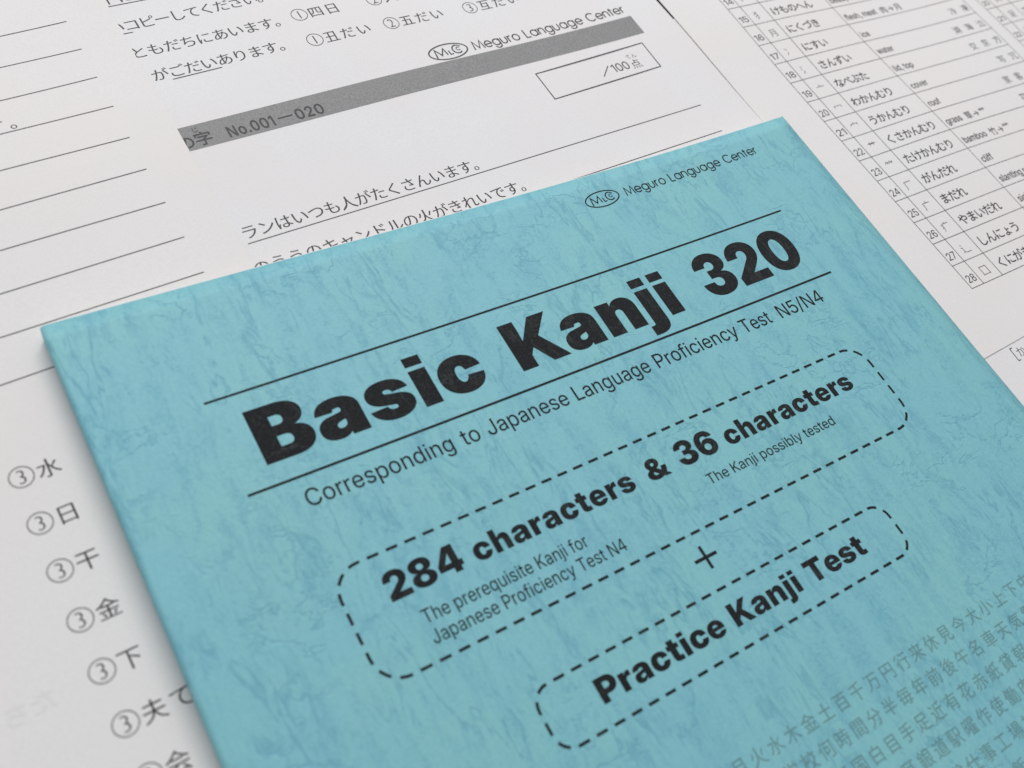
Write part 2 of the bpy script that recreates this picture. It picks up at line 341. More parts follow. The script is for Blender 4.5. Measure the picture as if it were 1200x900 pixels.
  'e': [593, [[[303,-11], [263,-9], [225,-2], [190,8], [157,23], [128,42], [102,64], [79,90], [60,119], [45,151], [35,186], [28,224], [26,264], [28,303], [35,340], [45,375], [60,407], [79,436], [101,462], [127,485], [156,504], [188,519], [222,530], [259,536], [299,539], [357,534], [384,528], [409,519], [433,509], [455,496], [476,481], [495,464], [512,445], [526,425], [539,403], [550,379], [559,353], [565,326], [568,297], [569,267], [569,218], [217,218], [217,208], [219,194], [223,181], [228,170], [234,160], [250,143], [260,137], [271,132], [295,126], [369,142], [385,158], [392,171], [565,160], [558,135], [547,112], [534,91], [518,71], [498,53], [477,37], [453,23], [427,11], [398,1], [337,-10]], [[218,327], [387,327], [383,346], [379,357], [373,367], [358,383], [349,389], [339,394], [303,400], [289,399], [266,394], [256,389], [247,383], [232,367], [222,346]]]],
  'h': [632, [[[241,288], [241,0], [45,0], [45,728], [239,728], [239,433], [247,448], [264,473], [285,496], [309,515], [337,528], [369,536], [405,539], [433,537], [459,532], [482,524], [504,513], [523,499], [539,483], [553,464], [565,442], [575,418], [581,392], [585,365], [587,335], [587,0], [391,0], [391,293], [390,311], [386,328], [380,342], [371,354], [361,364], [348,371], [333,375], [305,376], [294,374], [285,371], [276,366], [261,354], [255,346], [246,326], [243,315]]]],
  'i': [287, [[[45,0], [45,529], [241,529], [241,0]], [[45,599], [45,728], [241,728], [241,599]]]],
  'j': [287, [[[46,529], [242,529], [242,-19], [240,-50], [235,-79], [227,-104], [216,-126], [201,-145], [184,-161], [164,-175], [141,-185], [115,-194], [86,-199], [55,-203], [21,-204], [-39,-204], [-39,-57], [6,-57], [27,-51], [34,-45], [39,-39], [43,-30], [46,-7]], [[46,599], [46,728], [242,728], [242,599]]]],
  'n': [632, [[[241,288], [241,0], [45,0], [45,529], [234,529], [235,426], [247,448], [264,473], [285,496], [309,515], [337,528], [369,536], [405,539], [433,537], [459,532], [482,524], [504,513], [523,499], [539,483], [553,464], [565,442], [575,418], [581,392], [585,365], [587,335], [587,0], [391,0], [391,293], [390,311], [386,328], [380,342], [371,354], [361,364], [348,371], [333,375], [305,376], [294,374], [285,371], [276,366], [261,354], [255,346], [246,326], [243,315]]]],
  'r': [424, [[[45,0], [45,529], [235,529], [235,431], [238,431], [247,456], [257,478], [269,495], [284,509], [300,519], [319,526], [340,531], [413,529], [413,368], [313,369], [289,359], [278,351], [269,343], [254,321], [248,308], [244,294], [241,264], [241,0]]]],
  's': [572, [[[289,-12], [252,-10], [218,-6], [186,1], [156,10], [128,22], [104,37], [82,53], [63,72], [47,93], [35,116], [26,140], [21,166], [209,178], [213,165], [218,154], [226,144], [235,135], [246,128], [259,123], [305,120], [317,122], [336,128], [343,133], [348,139], [351,146], [352,153], [351,160], [348,166], [344,171], [337,176], [319,184], [195,206], [158,215], [125,227], [97,242], [74,260], [56,281], [43,305], [36,333], [33,363], [35,389], [41,414], [50,436], [63,457], [79,475], [99,491], [122,505], [148,517], [177,526], [209,533], [244,537], [281,538], [318,537], [352,533], [383,526], [412,517], [438,506], [461,492], [482,476], [499,458], [513,438], [524,416], [531,393], [535,367], [360,356], [357,367], [352,378], [345,386], [336,394], [326,400], [314,405], [287,408], [263,406], [253,403], [244,399], [237,394], [232,388], [229,381], [228,374], [231,362], [234,357], [246,348], [255,344], [278,338], [388,319], [427,311], [460,300], [488,286], [511,270], [528,251], [541,229], [548,204], [551,176], [548,149], [542,123], [532,99], [517,77], [499,58], [478,40], [453,25], [425,12], [395,2], [362,-6], [326,-10]]]],
  't': [410, [[[385,529], [385,383], [285,383], [285,173], [287,165], [290,159], [294,154], [299,150], [306,147], [382,148], [392,3], [279,-4], [234,-1], [195,6], [162,18], [135,35], [115,58], [100,85], [92,118], [89,156], [89,383], [10,383], [10,529], [89,529], [89,665], [285,665], [285,529]]]],
 },
 'semi': {
  '.': [269, [[[135,-8], [114,-6], [95,2], [79,14], [66,31], [58,50], [56,71], [58,92], [66,110], [79,127], [95,139], [114,147], [135,150], [157,147], [176,139], [192,127], [205,110], [213,92], [215,71], [213,50], [205,31], [192,14], [176,2], [157,-6]]]],
  '0': [663, [[[331,-10], [275,-5], [224,10], [179,34], [141,68], [109,111], [83,162], [64,221], [53,288], [50,363], [53,438], [64,505], [83,565], [109,616], [141,659], [180,693], [224,718], [275,732], [331,737], [388,732], [438,718], [483,693], [522,659], [554,616], [580,565], [598,505], [609,438], [613,363], [609,288], [598,221], [580,162], [554,111], [522,68], [484,34], [439,10], [388,-5]], [[331,103], [361,106], [388,116], [411,133], [431,157], [448,186], [461,222], [470,264], [476,311], [478,363], [476,416], [470,464], [461,505], [448,541], [431,571], [411,595], [388,612], [361,622], [331,626], [302,622], [275,612], [252,595], [232,571], [215,541], [202,505], [192,463], [187,416], [185,363], [187,311], [192,264], [202,222], [215,186], [231,157], [252,133], [275,116], [302,106]]]],
  '1': [425, [[[353,728], [353,0], [220,0], [220,608], [215,608], [46,487], [46,614], [206,728]]]],
  '2': [624, [[[64,0], [64,96], [318,344], [377,407], [392,426], [404,444], [413,461], [420,480], [424,499], [426,519], [424,540], [419,560], [410,577], [398,592], [384,605], [368,615], [349,622], [328,627], [306,628], [283,627], [263,622], [244,614], [227,603], [214,589], [203,573], [195,554], [190,532], [188,509], [60,509], [64,553], [74,593], [92,629], [116,661], [145,688], [179,709], [218,725], [261,734], [308,737], [355,734], [398,725], [437,710], [472,689], [500,664], [524,635], [541,601], [552,565], [555,526], [553,499], [548,472], [540,446], [527,419], [508,390], [485,359], [455,324], [418,285], [374,242], [250,117], [250,112], [565,112], [565,0]]]],
  'N': [760, [[[72,0], [72,728], [223,728], [481,316], [541,205], [560,163], [552,728], [688,728], [688,0], [536,0], [313,355], [216,532], [199,564], [208,0]]]],
  'o': [610, [[[305,-11], [254,-7], [207,5], [166,24], [130,51], [99,84], [75,123], [57,167], [46,217], [43,270], [46,325], [57,374], [75,419], [99,458], [130,491], [166,517], [207,537], [254,549], [305,553], [356,549], [402,537], [444,517], [480,491], [510,458], [535,419], [553,374], [563,325], [567,270], [563,217], [553,167], [535,123], [510,84], [480,51], [444,24], [402,5], [356,-7]], [[305,95], [332,97], [356,105], [377,118], [394,136], [409,157], [420,181], [428,209], [432,239], [434,271], [432,303], [428,333], [420,360], [409,385], [394,406], [377,424], [356,437], [332,445], [305,447], [278,445], [254,437], [233,424], [215,406], [201,385], [190,361], [182,333], [177,303], [176,271], [177,239], [182,209], [190,181], [201,157], [215,136], [233,118], [254,105], [278,97]]]],
 },
 'book': {
  ',': [269, [[[53,-165], [96,103], [199,103], [123,-165]]]],
  '/': [353, [[[337,762], [102,-109], [16,-109], [251,762]]]],
  '0': [630, [[[315,-10], [263,-5], [216,9], [174,34], [138,68], [108,111], [84,162], [67,222], [56,289], [53,363], [56,438], [67,505], [84,564], [108,616], [138,659], [174,693], [216,718], [263,733], [315,738], [367,733], [414,718], [456,693], [492,659], [523,616], [547,564], [564,505], [574,438], [578,363], [574,289], [564,222], [547,163], [523,111], [493,68], [457,34], [415,9], [368,-5]], [[315,75], [349,79], [379,91], [406,110], [428,136], [448,169], [463,208], [474,254], [480,306], [483,363], [480,421], [474,473], [463,519], [448,559], [428,592], [406,618], [379,637], [349,649], [315,653], [282,649], [252,637], [225,618], [202,592], [183,559], [168,519], [157,473], [150,421], [148,363], [150,306], [157,254], [168,208], [183,169], [202,136], [225,110], [252,91], [282,79]]]],
  '1': [395, [[[315,728], [315,0], [218,0], [218,634], [215,634], [39,508], [39,610], [205,728]]]],
  '2': [597, [[[63,0], [63,74], [397,421], [410,441], [421,461], [428,481], [433,503], [434,525], [432,550], [426,573], [417,593], [403,611], [387,626], [368,637], [347,646], [323,651], [297,653], [269,651], [245,645], [223,635], [203,622], [187,605], [174,585], [165,562], [160,537], [158,509], [64,509], [67,553], [77,593], [94,629], [116,661], [144,688], [177,709], [214,725], [254,735], [298,738], [341,735], [381,726], [417,711], [449,690], [476,665], [499,636], [515,603], [525,567], [528,528], [526,500], [521,473], [513,447], [500,420], [483,392], [461,362], [435,330], [364,255], [198,90], [198,86], [537,86], [537,0]]]],
  '3': [615, [[[309,-10], [262,-7], [218,2], [178,16], [143,37], [113,61], [89,91], [71,124], [59,161], [55,201], [154,201], [157,176], [165,154], [176,134], [191,116], [209,102], [230,90], [254,82], [279,77], [308,75], [337,77], [364,82], [389,91], [410,103], [429,118], [444,136], [455,156], [462,178], [464,202], [462,227], [455,249], [444,269], [428,287], [409,302], [386,314], [359,323], [329,329], [296,331], [236,331], [236,415], [296,415], [324,416], [349,421], [372,429], [392,440], [409,454], [423,471], [433,489], [439,510], [441,533], [439,557], [433,578], [424,597], [412,613], [397,627], [378,639], [357,647], [334,652], [308,653], [283,652], [259,647], [237,639], [217,628], [200,614], [186,598], [175,579], [168,557], [165,533], [70,533], [74,572], [85,607], [103,640], [127,668], [155,692], [189,712], [226,726], [266,735], [309,738], [353,735], [393,726], [429,711], [461,691], [487,667], [509,639], [525,608], [534,574], [537,539], [533,501], [522,467], [503,437], [478,411], [447,391], [411,377], [411,373], [441,366], [468,356], [492,342], [513,325], [530,305], [544,282], [554,257], [560,230], [562,201], [559,162], [548,125], [529,92], [505,62], [475,37], [439,17], [399,2], [356,-7]]]],
  '4': [641, [[[47,155], [47,235], [373,728], [494,728], [494,240], [595,240], [595,155], [494,155], [494,0], [399,0], [399,155]], [[400,611], [395,611], [153,245], [153,240], [400,240]]]],
  '5': [591, [[[292,-10], [249,-7], [209,2], [172,17], [139,37], [110,61], [87,90], [69,122], [58,157], [53,195], [149,195], [153,173], [161,152], [172,134], [186,117], [203,103], [223,91], [244,82], [268,77], [292,76], [321,78], [347,85], [370,96], [391,111], [409,130], [423,152], [434,177], [440,205], [443,234], [440,264], [434,292], [423,317], [408,340], [391,359], [369,375], [346,386], [319,393], [291,395], [263,394], [237,389], [212,380], [190,369], [171,355], [156,338], [64,347], [100,728], [502,728], [502,642], [185,642], [163,427], [166,427], [184,442], [205,455], [229,466], [254,474], [281,479], [309,480], [341,478], [372,472], [401,462], [427,448], [452,431], [474,411], [493,388], [509,362], [522,334], [531,303], [537,270], [539,236], [535,190], [525,148], [507,109], [484,75], [455,46], [420,22], [381,4], [339,-6]]]],
  '6': [612, [[[312,-10], [278,-8], [245,-2], [213,9], [183,24], [156,44], [130,68], [108,99], [89,134], [73,176], [62,223], [55,277], [53,336], [55,397], [60,453], [70,505], [84,552], [101,594], [123,631], [148,663], [176,690], [208,711], [243,726], [281,735], [322,738], [363,735], [400,727], [435,713], [466,695], [492,672], [515,644], [533,613], [546,580], [554,543], [457,543], [447,573], [432,599], [412,621], [387,638], [358,648], [324,651], [288,648], [256,637], [227,618], [203,593], [183,562], [167,524], [156,481], [149,433], [147,380], [151,380], [164,399], [179,416], [197,431], [216,444], [236,455], [259,464], [282,470], [306,474], [331,476], [372,472], [411,462], [447,445], [479,421], [506,393], [529,359], [546,321], [556,280], [560,235], [556,190], [546,148], [529,110], [505,75], [476,46], [442,22], [403,4], [359,-7]], [[312,75], [339,77], [365,85], [389,96], [410,112], [429,132], [444,154], [455,179], [462,206], [464,235], [462,263], [455,289], [444,314], [430,336], [412,355], [391,371], [367,382], [342,389], [314,392], [293,390], [273,386], [254,379], [236,370], [219,358], [205,345], [192,329], [181,312], [172,294], [165,275], [161,255], [160,234], [162,206], [169,180], [180,155], [195,132], [213,113], [234,97], [258,85], [284,77]]]],
  '7': [552, [[[89,0], [411,637], [411,641], [39,641], [39,728], [513,728], [513,637], [192,0]]]],
  '8': [611, [[[305,-10], [258,-7], [214,1], [174,16], [139,36], [109,60], [85,88], [67,120], [56,156], [53,194], [55,224], [61,253], [72,280], [87,305], [104,327], [125,346], [149,361], [174,372], [202,378], [202,381], [167,393], [137,412], [113,438], [94,470], [83,505], [79,544], [82,580], [92,613], [108,644], [130,671], [157,694], [188,713], [224,727], [263,735], [305,738], [347,735], [386,727], [421,713], [453,694], [480,671], [502,644], [518,613], [528,580], [531,544], [527,505], [516,470], [497,439], [472,412], [443,393], [409,381], [409,378], [436,372], [461,361], [485,346], [506,327], [524,305], [538,280], [549,253], [556,224], [558,194], [555,156], [544,120], [526,88], [501,60], [472,36], [436,16], [396,1], [353,-7]], [[305,73], [335,75], [362,80], [387,89], [408,101], [426,115], [440,133], [451,153], [457,175], [459,199], [457,224], [450,248], [439,269], [424,288], [406,304], [384,317], [360,327], [334,332], [305,334], [276,332], [250,327], [225,317], [204,304], [186,288], [171,269], [159,248], [153,224], [151,199], [153,175], [159,153], [169,133], [184,115], [202,101], [223,89], [248,80], [275,75]], [[305,416], [330,417], [352,422], [372,431], [391,442], [406,456], [418,473], [428,492], [433,513], [435,536], [433,559], [428,580], [419,598], [407,615], [391,628], [373,640], [353,648], [330,653], [305,654], [280,653], [257,648], [237,640], [219,628], [203,615], [191,598], [182,580], [176,559], [175,536], [176,513], [182,492], [191,473], [204,456], [219,442], [237,431], [258,422], [281,417]]]],
  '9': [612, [[[290,-11], [249,-8], [211,1], [177,14], [146,33], [119,56], [96,84], [78,115], [65,149], [57,186], [155,186], [164,156], [179,129], [199,107], [224,90], [254,79], [288,76], [324,80], [356,91], [385,109], [409,134], [429,166], [445,203], [456,247], [463,295], [465,348], [461,348], [448,330], [433,313], [416,298], [397,285], [376,274], [354,265], [331,259], [307,255], [282,254], [240,257], [202,267], [166,284], [133,308], [106,336], [83,370], [66,408], [56,449], [53,493], [56,538], [66,580], [84,619], [107,653], [137,683], [171,707], [211,725], [254,735], [302,738], [335,736], [368,729], [399,719], [429,704], [457,684], [482,659], [504,629], [523,593], [539,552], [550,505], [557,452], [560,392], [558,331], [552,275], [542,223], [528,176], [510,133], [489,96], [464,64], [436,38], [404,17], [369,2], [331,-7]], [[298,338], [319,339], [339,343], [359,350], [377,360], [393,371], [408,385], [421,400], [432,417], [441,435], [447,454], [451,475], [453,496], [451,523], [444,549], [433,573], [418,596], [400,615], [378,631], [355,643], [329,650], [301,653], [273,650], [247,643], [224,631], [202,616], [184,597], [169,574], [158,549], [151,523], [149,494], [151,466], [157,439], [168,415], [183,393], [201,374], [222,359], [245,347], [271,340]]]],
  'C': [729, [[[382,-10], [320,-5], [263,10], [211,36], [165,70], [127,114], [95,165], [71,225], [57,291], [53,363], [57,436], [71,502], [95,562], [126,614], [165,657], [211,692], [263,717], [320,733], [382,738], [419,736], [454,731], [488,721], [521,709], [550,692], [578,673], [603,650], [625,625], [644,596], [660,565], [672,530], [680,494], [580,494], [574,518], [565,539], [554,559], [541,577], [526,593], [509,608], [491,620], [472,629], [451,637], [429,643], [406,646], [382,647], [339,643], [299,632], [262,613], [230,587], [202,555], [180,516], [163,471], [154,420], [150,363], [154,307], [164,256], [180,211], [203,172], [230,140], [262,114], [299,96], [339,84], [382,81], [406,82], [429,85], [451,91], [471,98], [491,108], [509,120], [526,134], [541,150], [554,168], [565,188], [574,210], [580,233], [680,233], [672,198], [660,164], [645,133], [626,104], [604,79], [579,56], [552,36], [522,20], [489,7], [455,-3], [419,-9]]]],
  'J': [561, [[[263,-10], [202,-3], [149,15], [104,47], [70,90], [50,144], [43,209], [43,249], [142,249], [142,209], [145,169], [156,136], [175,110], [199,91], [229,80], [263,76], [297,80], [326,91], [350,110], [369,136], [380,169], [384,209], [384,728], [482,728], [482,209], [476,144], [455,90], [422,47], [377,15], [324,-3]]]],
  'K': [666, [[[178,351], [514,728], [642,728], [351,413], [644,0], [527,0], [283,346], [179,235], [179,0], [80,0], [80,728], [179,728], [179,484]]]],
  'L': [556, [[[80,0], [80,728], [179,728], [179,87], [517,87], [517,0]]]],
  'N': [740, [[[80,0], [80,728], [194,728], [483,273], [566,125], [561,728], [660,728], [660,0], [545,0], [173,602], [179,0]]]],
  'P': [631, [[[80,0], [80,728], [337,728], [389,724], [435,714], [475,698], [509,675], [537,648], [559,616], [574,580], [584,540], [587,498], [584,455], [574,415], [558,379], [536,347], [508,319], [474,297], [434,280], [388,270], [336,267], [179,267], [179,0]], [[179,353], [331,353], [365,355], [394,361], [420,371], [441,385], [458,402], [471,423], [481,445], [486,470], [488,498], [486,525], [481,550], [471,572], [458,592], [441,609], [420,623], [394,633], [364,639], [331,641], [179,641]]]],
  'T': [637, [[[39,641], [39,728], [598,728], [598,641], [368,641], [368,0], [269,0], [269,641]]]],
  'a': [550, [[[224,-11], [191,-9], [160,-3], [131,8], [105,22], [84,41], [65,63], [52,89], [44,119], [41,153], [43,181], [49,206], [59,228], [72,246], [88,261], [107,273], [128,284], [150,292], [174,299], [347,324], [361,328], [372,333], [380,340], [385,349], [385,384], [381,402], [374,417], [364,431], [352,442], [336,451], [319,458], [299,462], [276,464], [252,462], [231,458], [212,452], [196,443], [181,433], [169,422], [159,409], [152,396], [146,382], [55,401], [67,431], [82,458], [102,481], [125,500], [151,516], [179,528], [210,537], [242,542], [275,544], [298,543], [322,540], [346,535], [369,528], [392,518], [412,505], [431,490], [448,471], [461,449], [472,423], [478,393], [480,359], [480,0], [388,0], [388,74], [383,74], [376,61], [366,48], [354,35], [339,22], [322,11], [302,2], [279,-5], [253,-9]], [[242,69], [272,71], [298,77], [322,87], [341,100], [357,116], [370,134], [379,154], [384,175], [386,196], [386,266], [382,262], [342,250], [211,229], [193,223], [177,216], [163,207], [151,196], [142,183], [137,168], [135,149], [137,133], [141,118], [149,105], [159,94], [172,85], [186,78], [203,73], [222,70]]]],
  'b': [600, [[[328,-11], [299,-9], [274,-4], [252,4], [232,15], [215,27], [201,40], [177,69], [168,83], [162,83], [162,0], [70,0], [70,728], [164,728], [164,452], [169,452], [188,479], [200,493], [214,507], [231,518], [251,529], [273,537], [299,542], [328,544], [371,540], [410,529], [446,510], [478,484], [505,452], [526,414], [543,370], [552,321], [555,267], [552,213], [543,164], [527,120], [505,81], [478,49], [447,23], [411,4], [371,-7]], [[311,72], [341,75], [368,83], [392,97], [412,115], [429,139], [442,166], [452,197], [458,231], [460,268], [458,304], [452,338], [442,369], [429,396], [412,418], [392,437], [368,450], [341,458], [311,461], [280,459], [253,450], [229,437], [209,419], [192,396], [179,369], [169,339], [163,305], [161,268], [163,230], [169,196], [179,165], [192,138], [209,115], [230,96], [254,83], [281,75]]]],
  'c': [558, [[[292,-12], [245,-8], [201,4], [162,23], [128,50], [99,82], [75,121], [58,165], [48,213], [44,265], [48,319], [58,367], [75,412], [99,450], [128,483], [162,509], [201,529], [245,540], [292,544], [320,543], [346,539], [371,533], [395,524], [417,513], [437,500], [455,484], [472,467], [486,448], [498,427], [508,404], [515,380], [424,364], [420,378], [414,391], [399,415], [390,425], [368,442], [355,449], [341,455], [326,459], [292,462], [261,459], [232,450], [208,436], [187,416], [170,393], [157,365], [147,334], [142,301], [140,265], [142,230], [147,198], [157,167], [170,140], [187,116], [208,97], [232,82], [260,74], [292,71], [326,74], [341,78], [355,84], [368,91], [380,99], [390,108], [400,119], [408,131], [415,144], [425,172], [516,156], [509,131], [500,108], [488,87], [473,67], [457,50], [438,34], [418,21], [395,9], [372,0], [346,-6], [320,-10]]]],
  'd': [600, [[[272,-11], [229,-7], [189,4], [153,23], [122,49], [95,81], [73,120], [57,164], [47,213], [44,267], [48,321], [57,370], [73,414], [95,452], [122,484], [154,510], [190,529], [229,540], [272,544], [301,542], [327,537], [349,529], [385,507], [400,493], [412,479], [431,452], [435,452], [435,728], [530,728], [530,0], [438,0], [438,83], [431,83], [412,55], [399,40], [385,27], [368,15], [348,4], [326,-4], [301,-9]], [[289,72], [319,75], [346,83], [370,96], [390,115], [407,138], [421,165], [431,196], [437,230], [439,268], [437,305], [431,339], [421,369], [408,396], [391,419], [370,437], [346,450], [319,459], [289,461], [259,458], [232,450], [208,437], [188,418], [171,396], [157,369], [148,338], [142,304], [140,268], [142,231], [148,197], [157,166], [171,139], [188,115], [208,97], [232,83], [259,75]]]],
  'e': [570, [[[297,-12], [247,-8], [202,4], [162,23], [127,50], [98,82], [75,120], [58,164], [48,212], [44,265], [48,317], [58,366], [75,410], [98,449], [126,482], [160,509], [199,528], [241,540], [288,544], [320,542], [350,537], [379,528], [407,515], [432,498], [456,478], [476,454], [494,425], [508,393], [519,357], [525,316], [527,272], [527,239], [139,239], [141,214], [147,182], [158,153], [173,128], [191,108], [213,91], [238,79], [266,72], [297,70], [318,71], [338,74], [356,80], [373,87], [388,96], [401,108], [412,121], [421,136], [428,153], [519,138], [509,109], [495,83], [476,60], [454,39], [428,21], [400,7], [368,-3], [333,-10]], [[139,315], [432,315], [432,322], [427,352], [417,380], [404,404], [388,424], [368,441], [345,453], [318,461], [288,463], [259,461], [232,453], [208,441], [187,424], [170,404], [156,381], [146,355], [140,327]]]],
  'f': [354, [[[322,536], [322,457], [204,457], [204,0], [110,0], [110,457], [9,457], [9,536], [110,536], [110,611], [113,640], [119,665], [131,687], [146,706], [164,722], [186,734], [210,743], [235,749], [338,741], [321,662], [252,665], [234,659], [221,649], [212,635], [206,617], [204,595], [204,536]]]],
  'g': [600, [[[293,-214], [254,-212], [218,-207], [186,-198], [157,-185], [132,-170], [110,-152], [93,-132], [78,-110], [68,-85], [151,-56], [158,-69], [167,-81], [178,-93], [191,-105], [206,-115], [223,-123], [243,-129], [266,-133], [293,-135], [333,-131], [368,-120], [397,-103], [419,-78], [432,-45], [437,-5], [437,93], [431,93], [422,79], [399,51], [384,38], [368,27], [348,17], [326,9], [301,4], [272,3], [230,6], [191,17], [155,35], [123,59], [96,89], [74,126], [57,169], [48,216], [44,270], [48,323], [57,371], [73,415], [95,453], [122,484], [154,510], [190,529], [230,540], [273,544], [302,542], [327,537], [350,529], [369,519], [386,507], [401,493], [424,465], [433,451], [438,451], [438,536], [530,536], [530,-7], [527,-52], [516,-92], [498,-126], [475,-153], [446,-176], [413,-193], [375,-205], [335,-212]], [[290,85], [320,87], [347,95], [371,107], [391,124], [408,146], [422,171], [431,201], [437,234], [439,271], [437,307], [431,340], [422,370], [408,397], [391,419], [371,437], [347,451], [320,459], [290,461], [259,459], [232,450], [208,437], [188,419], [171,396], [157,370], [148,340], [142,307], [140,271], [142,235], [148,202], [158,172], [171,146], [188,125], [209,107], [233,95], [260,87]]]],
  'h': [581, [[[164,317], [164,0], [70,0], [70,728], [164,728], [164,447], [188,485], [216,511], [248,529], [285,540], [324,544], [359,541], [392,533], [421,521], [447,503], [469,480], [487,452], [500,419], [508,381], [511,338], [511,0], [416,0], [416,329], [413,367], [402,399], [385,425], [361,444], [332,456], [297,460], [273,458], [250,452], [229,444], [211,431], [195,415], [182,396], [172,373], [166,347]]]],
  'i': [234, [[[70,0], [70,536], [164,536], [164,0]], [[70,634], [70,728], [164,728], [164,634]]]],
  'j': [235, [[[70,536], [164,536], [164,-48], [163,-79], [157,-107], [147,-131], [133,-153], [115,-171], [93,-185], [68,-196], [39,-202], [7,-204], [-19,-204], [-19,-121], [2,-121], [23,-119], [41,-112], [54,-101], [63,-86], [68,-67], [70,-43]], [[70,634], [70,728], [164,728], [164,634]]]],
  'k': [540, [[[164,302], [172,302], [400,536], [516,536], [292,306], [532,0], [414,0], [220,247], [164,194], [164,0], [70,0], [70,728], [164,728]]]],
  'l': [265, [[[201,-3], [160,1], [127,11], [102,29], [84,53], [74,84], [70,122], [70,728], [164,728], [164,140], [165,119], [169,103], [174,92], [182,85], [195,80], [241,81], [253,3]]]],
  'm': [869, [[[70,0], [70,536], [161,536], [162,439], [164,445], [176,468], [191,489], [208,506], [227,520], [248,531], [269,539], [292,544], [315,545], [353,541], [386,530], [414,510], [436,483], [453,452], [457,438], [470,464], [485,485], [504,502], [524,517], [547,530], [572,538], [599,544], [627,545], [657,543], [686,536], [713,525], [738,509], [758,488], [776,463], [788,433], [796,398], [799,358], [799,0], [705,0], [705,353], [701,388], [690,416], [672,436], [650,450], [624,458], [597,461], [574,459], [554,454], [535,446], [519,435], [506,421], [495,405], [487,386], [483,366], [481,344], [481,0], [388,0], [388,361], [384,389], [375,413], [358,434], [337,449], [312,458], [283,461], [263,459], [243,455], [225,446], [208,435], [193,421], [181,403], [172,383], [166,359], [164,332], [164,0]]]],
  'n': [581, [[[164,317], [164,0], [70,0], [70,536], [161,536], [161,440], [165,449], [188,485], [216,511], [248,529], [285,540], [324,544], [359,541], [391,533], [421,521], [447,503], [469,480], [487,452], [500,419], [508,381], [511,338], [511,0], [416,0], [416,329], [413,367], [402,399], [385,425], [361,444], [332,456], [297,460], [273,458], [250,452], [229,444], [211,431], [195,415], [182,396], [172,373], [166,347]]]],
  'o': [585, [[[292,-12], [245,-8], [202,4], [162,23], [128,50], [99,82], [75,121], [58,164], [48,213], [44,265], [48,319], [58,367], [75,412], [99,450], [128,483], [162,509], [202,529], [245,540], [292,544], [340,540], [384,529], [423,509], [457,483], [486,450], [510,412], [527,367], [538,319], [541,265], [538,213], [527,164], [510,121], [486,82], [457,50], [423,23], [384,4], [340,-8]], [[292,71], [325,74], [353,83], [378,97], [398,116], [415,140], [429,167], [438,198], [444,230], [446,265], [444,301], [438,334], [429,365], [415,392], [398,416], [378,435], [353,450], [325,459], [292,462], [261,459], [232,450], [208,435], [187,416], [170,392], [157,365], [147,334], [142,301], [140,265], [142,230], [147,198], [157,167], [170,140], [187,116], [208,97], [232,83], [260,74]]]],
  'p': [600, [[[70,-204], [70,536], [162,536], [162,452], [168,452], [200,493], [214,507], [250,529], [273,537], [299,542], [328,544], [371,540], [410,529], [446,510], [478,484], [505,452], [526,414], [543,370], [552,321], [555,267], [552,213], [543,164], [527,120], [505,81], [478,49], [447,23], [411,4], [371,-7], [328,-11], [299,-9], [274,-4], [252,4], [232,15], [216,27], [201,40], [178,69], [169,83], [164,83], [164,-204]], [[311,72], [341,75], [368,83], [392,97], [412,115], [429,139], [442,166], [452,197], [458,231], [460,268], [458,304], [452,338], [442,369], [429,396], [412,418], [392,437], [368,450], [341,458], [311,461], [280,459], [253,450], [229,437], [209,419], [192,396], [179,369], [169,339], [163,305], [161,268], [163,230], [169,196], [179,165], [192,138], [209,115], [230,96], [254,83], [281,75]]]],
  'q': [600, [[[530,-204], [435,-204], [435,83], [431,83], [422,69], [399,40], [384,27], [367,15], [348,4], [326,-4], [301,-9], [272,-11], [229,-7], [189,4], [153,23], [122,49], [95,81], [73,120], [57,164], [47,213], [44,267], [48,321], [57,370], [73,414], [95,452], [122,484], [154,510], [190,529], [229,540], [272,544], [301,542], [327,537], [349,529], [369,518], [386,507], [400,493], [423,465], [431,452], [438,452], [438,536], [530,536]], [[289,72], [319,75], [346,83], [370,96], [390,115], [407,138], [421,165], [431,196], [437,230], [439,268], [437,305], [431,339], [421,369], [408,396], [391,419], [370,437], [346,450], [319,459], [289,461], [259,458], [232,450], [208,437], [188,418], [171,396], [157,369], [148,338], [142,304], [140,268], [142,231], [148,197], [157,166], [171,139], [188,115], [208,97], [232,83], [259,75]]]],
  'r': [363, [[[70,0], [70,536], [161,536], [161,452], [165,452], [178,478], [194,500], [216,519], [241,532], [269,541], [342,541], [342,449], [266,453], [245,448], [225,439], [208,428], [193,413], [181,396], [172,376], [166,354], [164,329], [164,0]]]],
  's': [515, [[[258,-12], [221,-10], [187,-4], [156,6], [128,19], [103,36], [82,57], [65,82], [53,110], [46,141], [136,155], [145,128], [158,106], [176,89], [199,77], [226,70], [257,68], [291,70], [319,78], [343,90], [361,107], [371,125], [375,146], [373,163], [366,178], [355,191], [339,202], [320,210], [297,217], [208,238], [163,251], [126,269], [97,292], [77,319], [65,350], [61,387], [63,416], [72,444], [86,469], [106,491], [129,509], [157,524], [189,535], [224,542], [261,544], [298,542], [330,536], [360,526], [385,512], [408,496], [426,476], [441,453], [453,427], [460,400], [373,386], [366,407], [355,426], [339,443], [319,456], [293,464], [262,467], [233,464], [207,457], [185,445], [169,429], [159,411], [155,391], [158,373], [165,357], [176,344], [193,334], [214,324], [240,317], [325,297], [371,284], [408,266], [436,244], [455,218], [467,187], [471,151], [468,120], [459,92], [444,66], [424,44], [399,24], [369,9], [335,-3], [298,-9]]]],
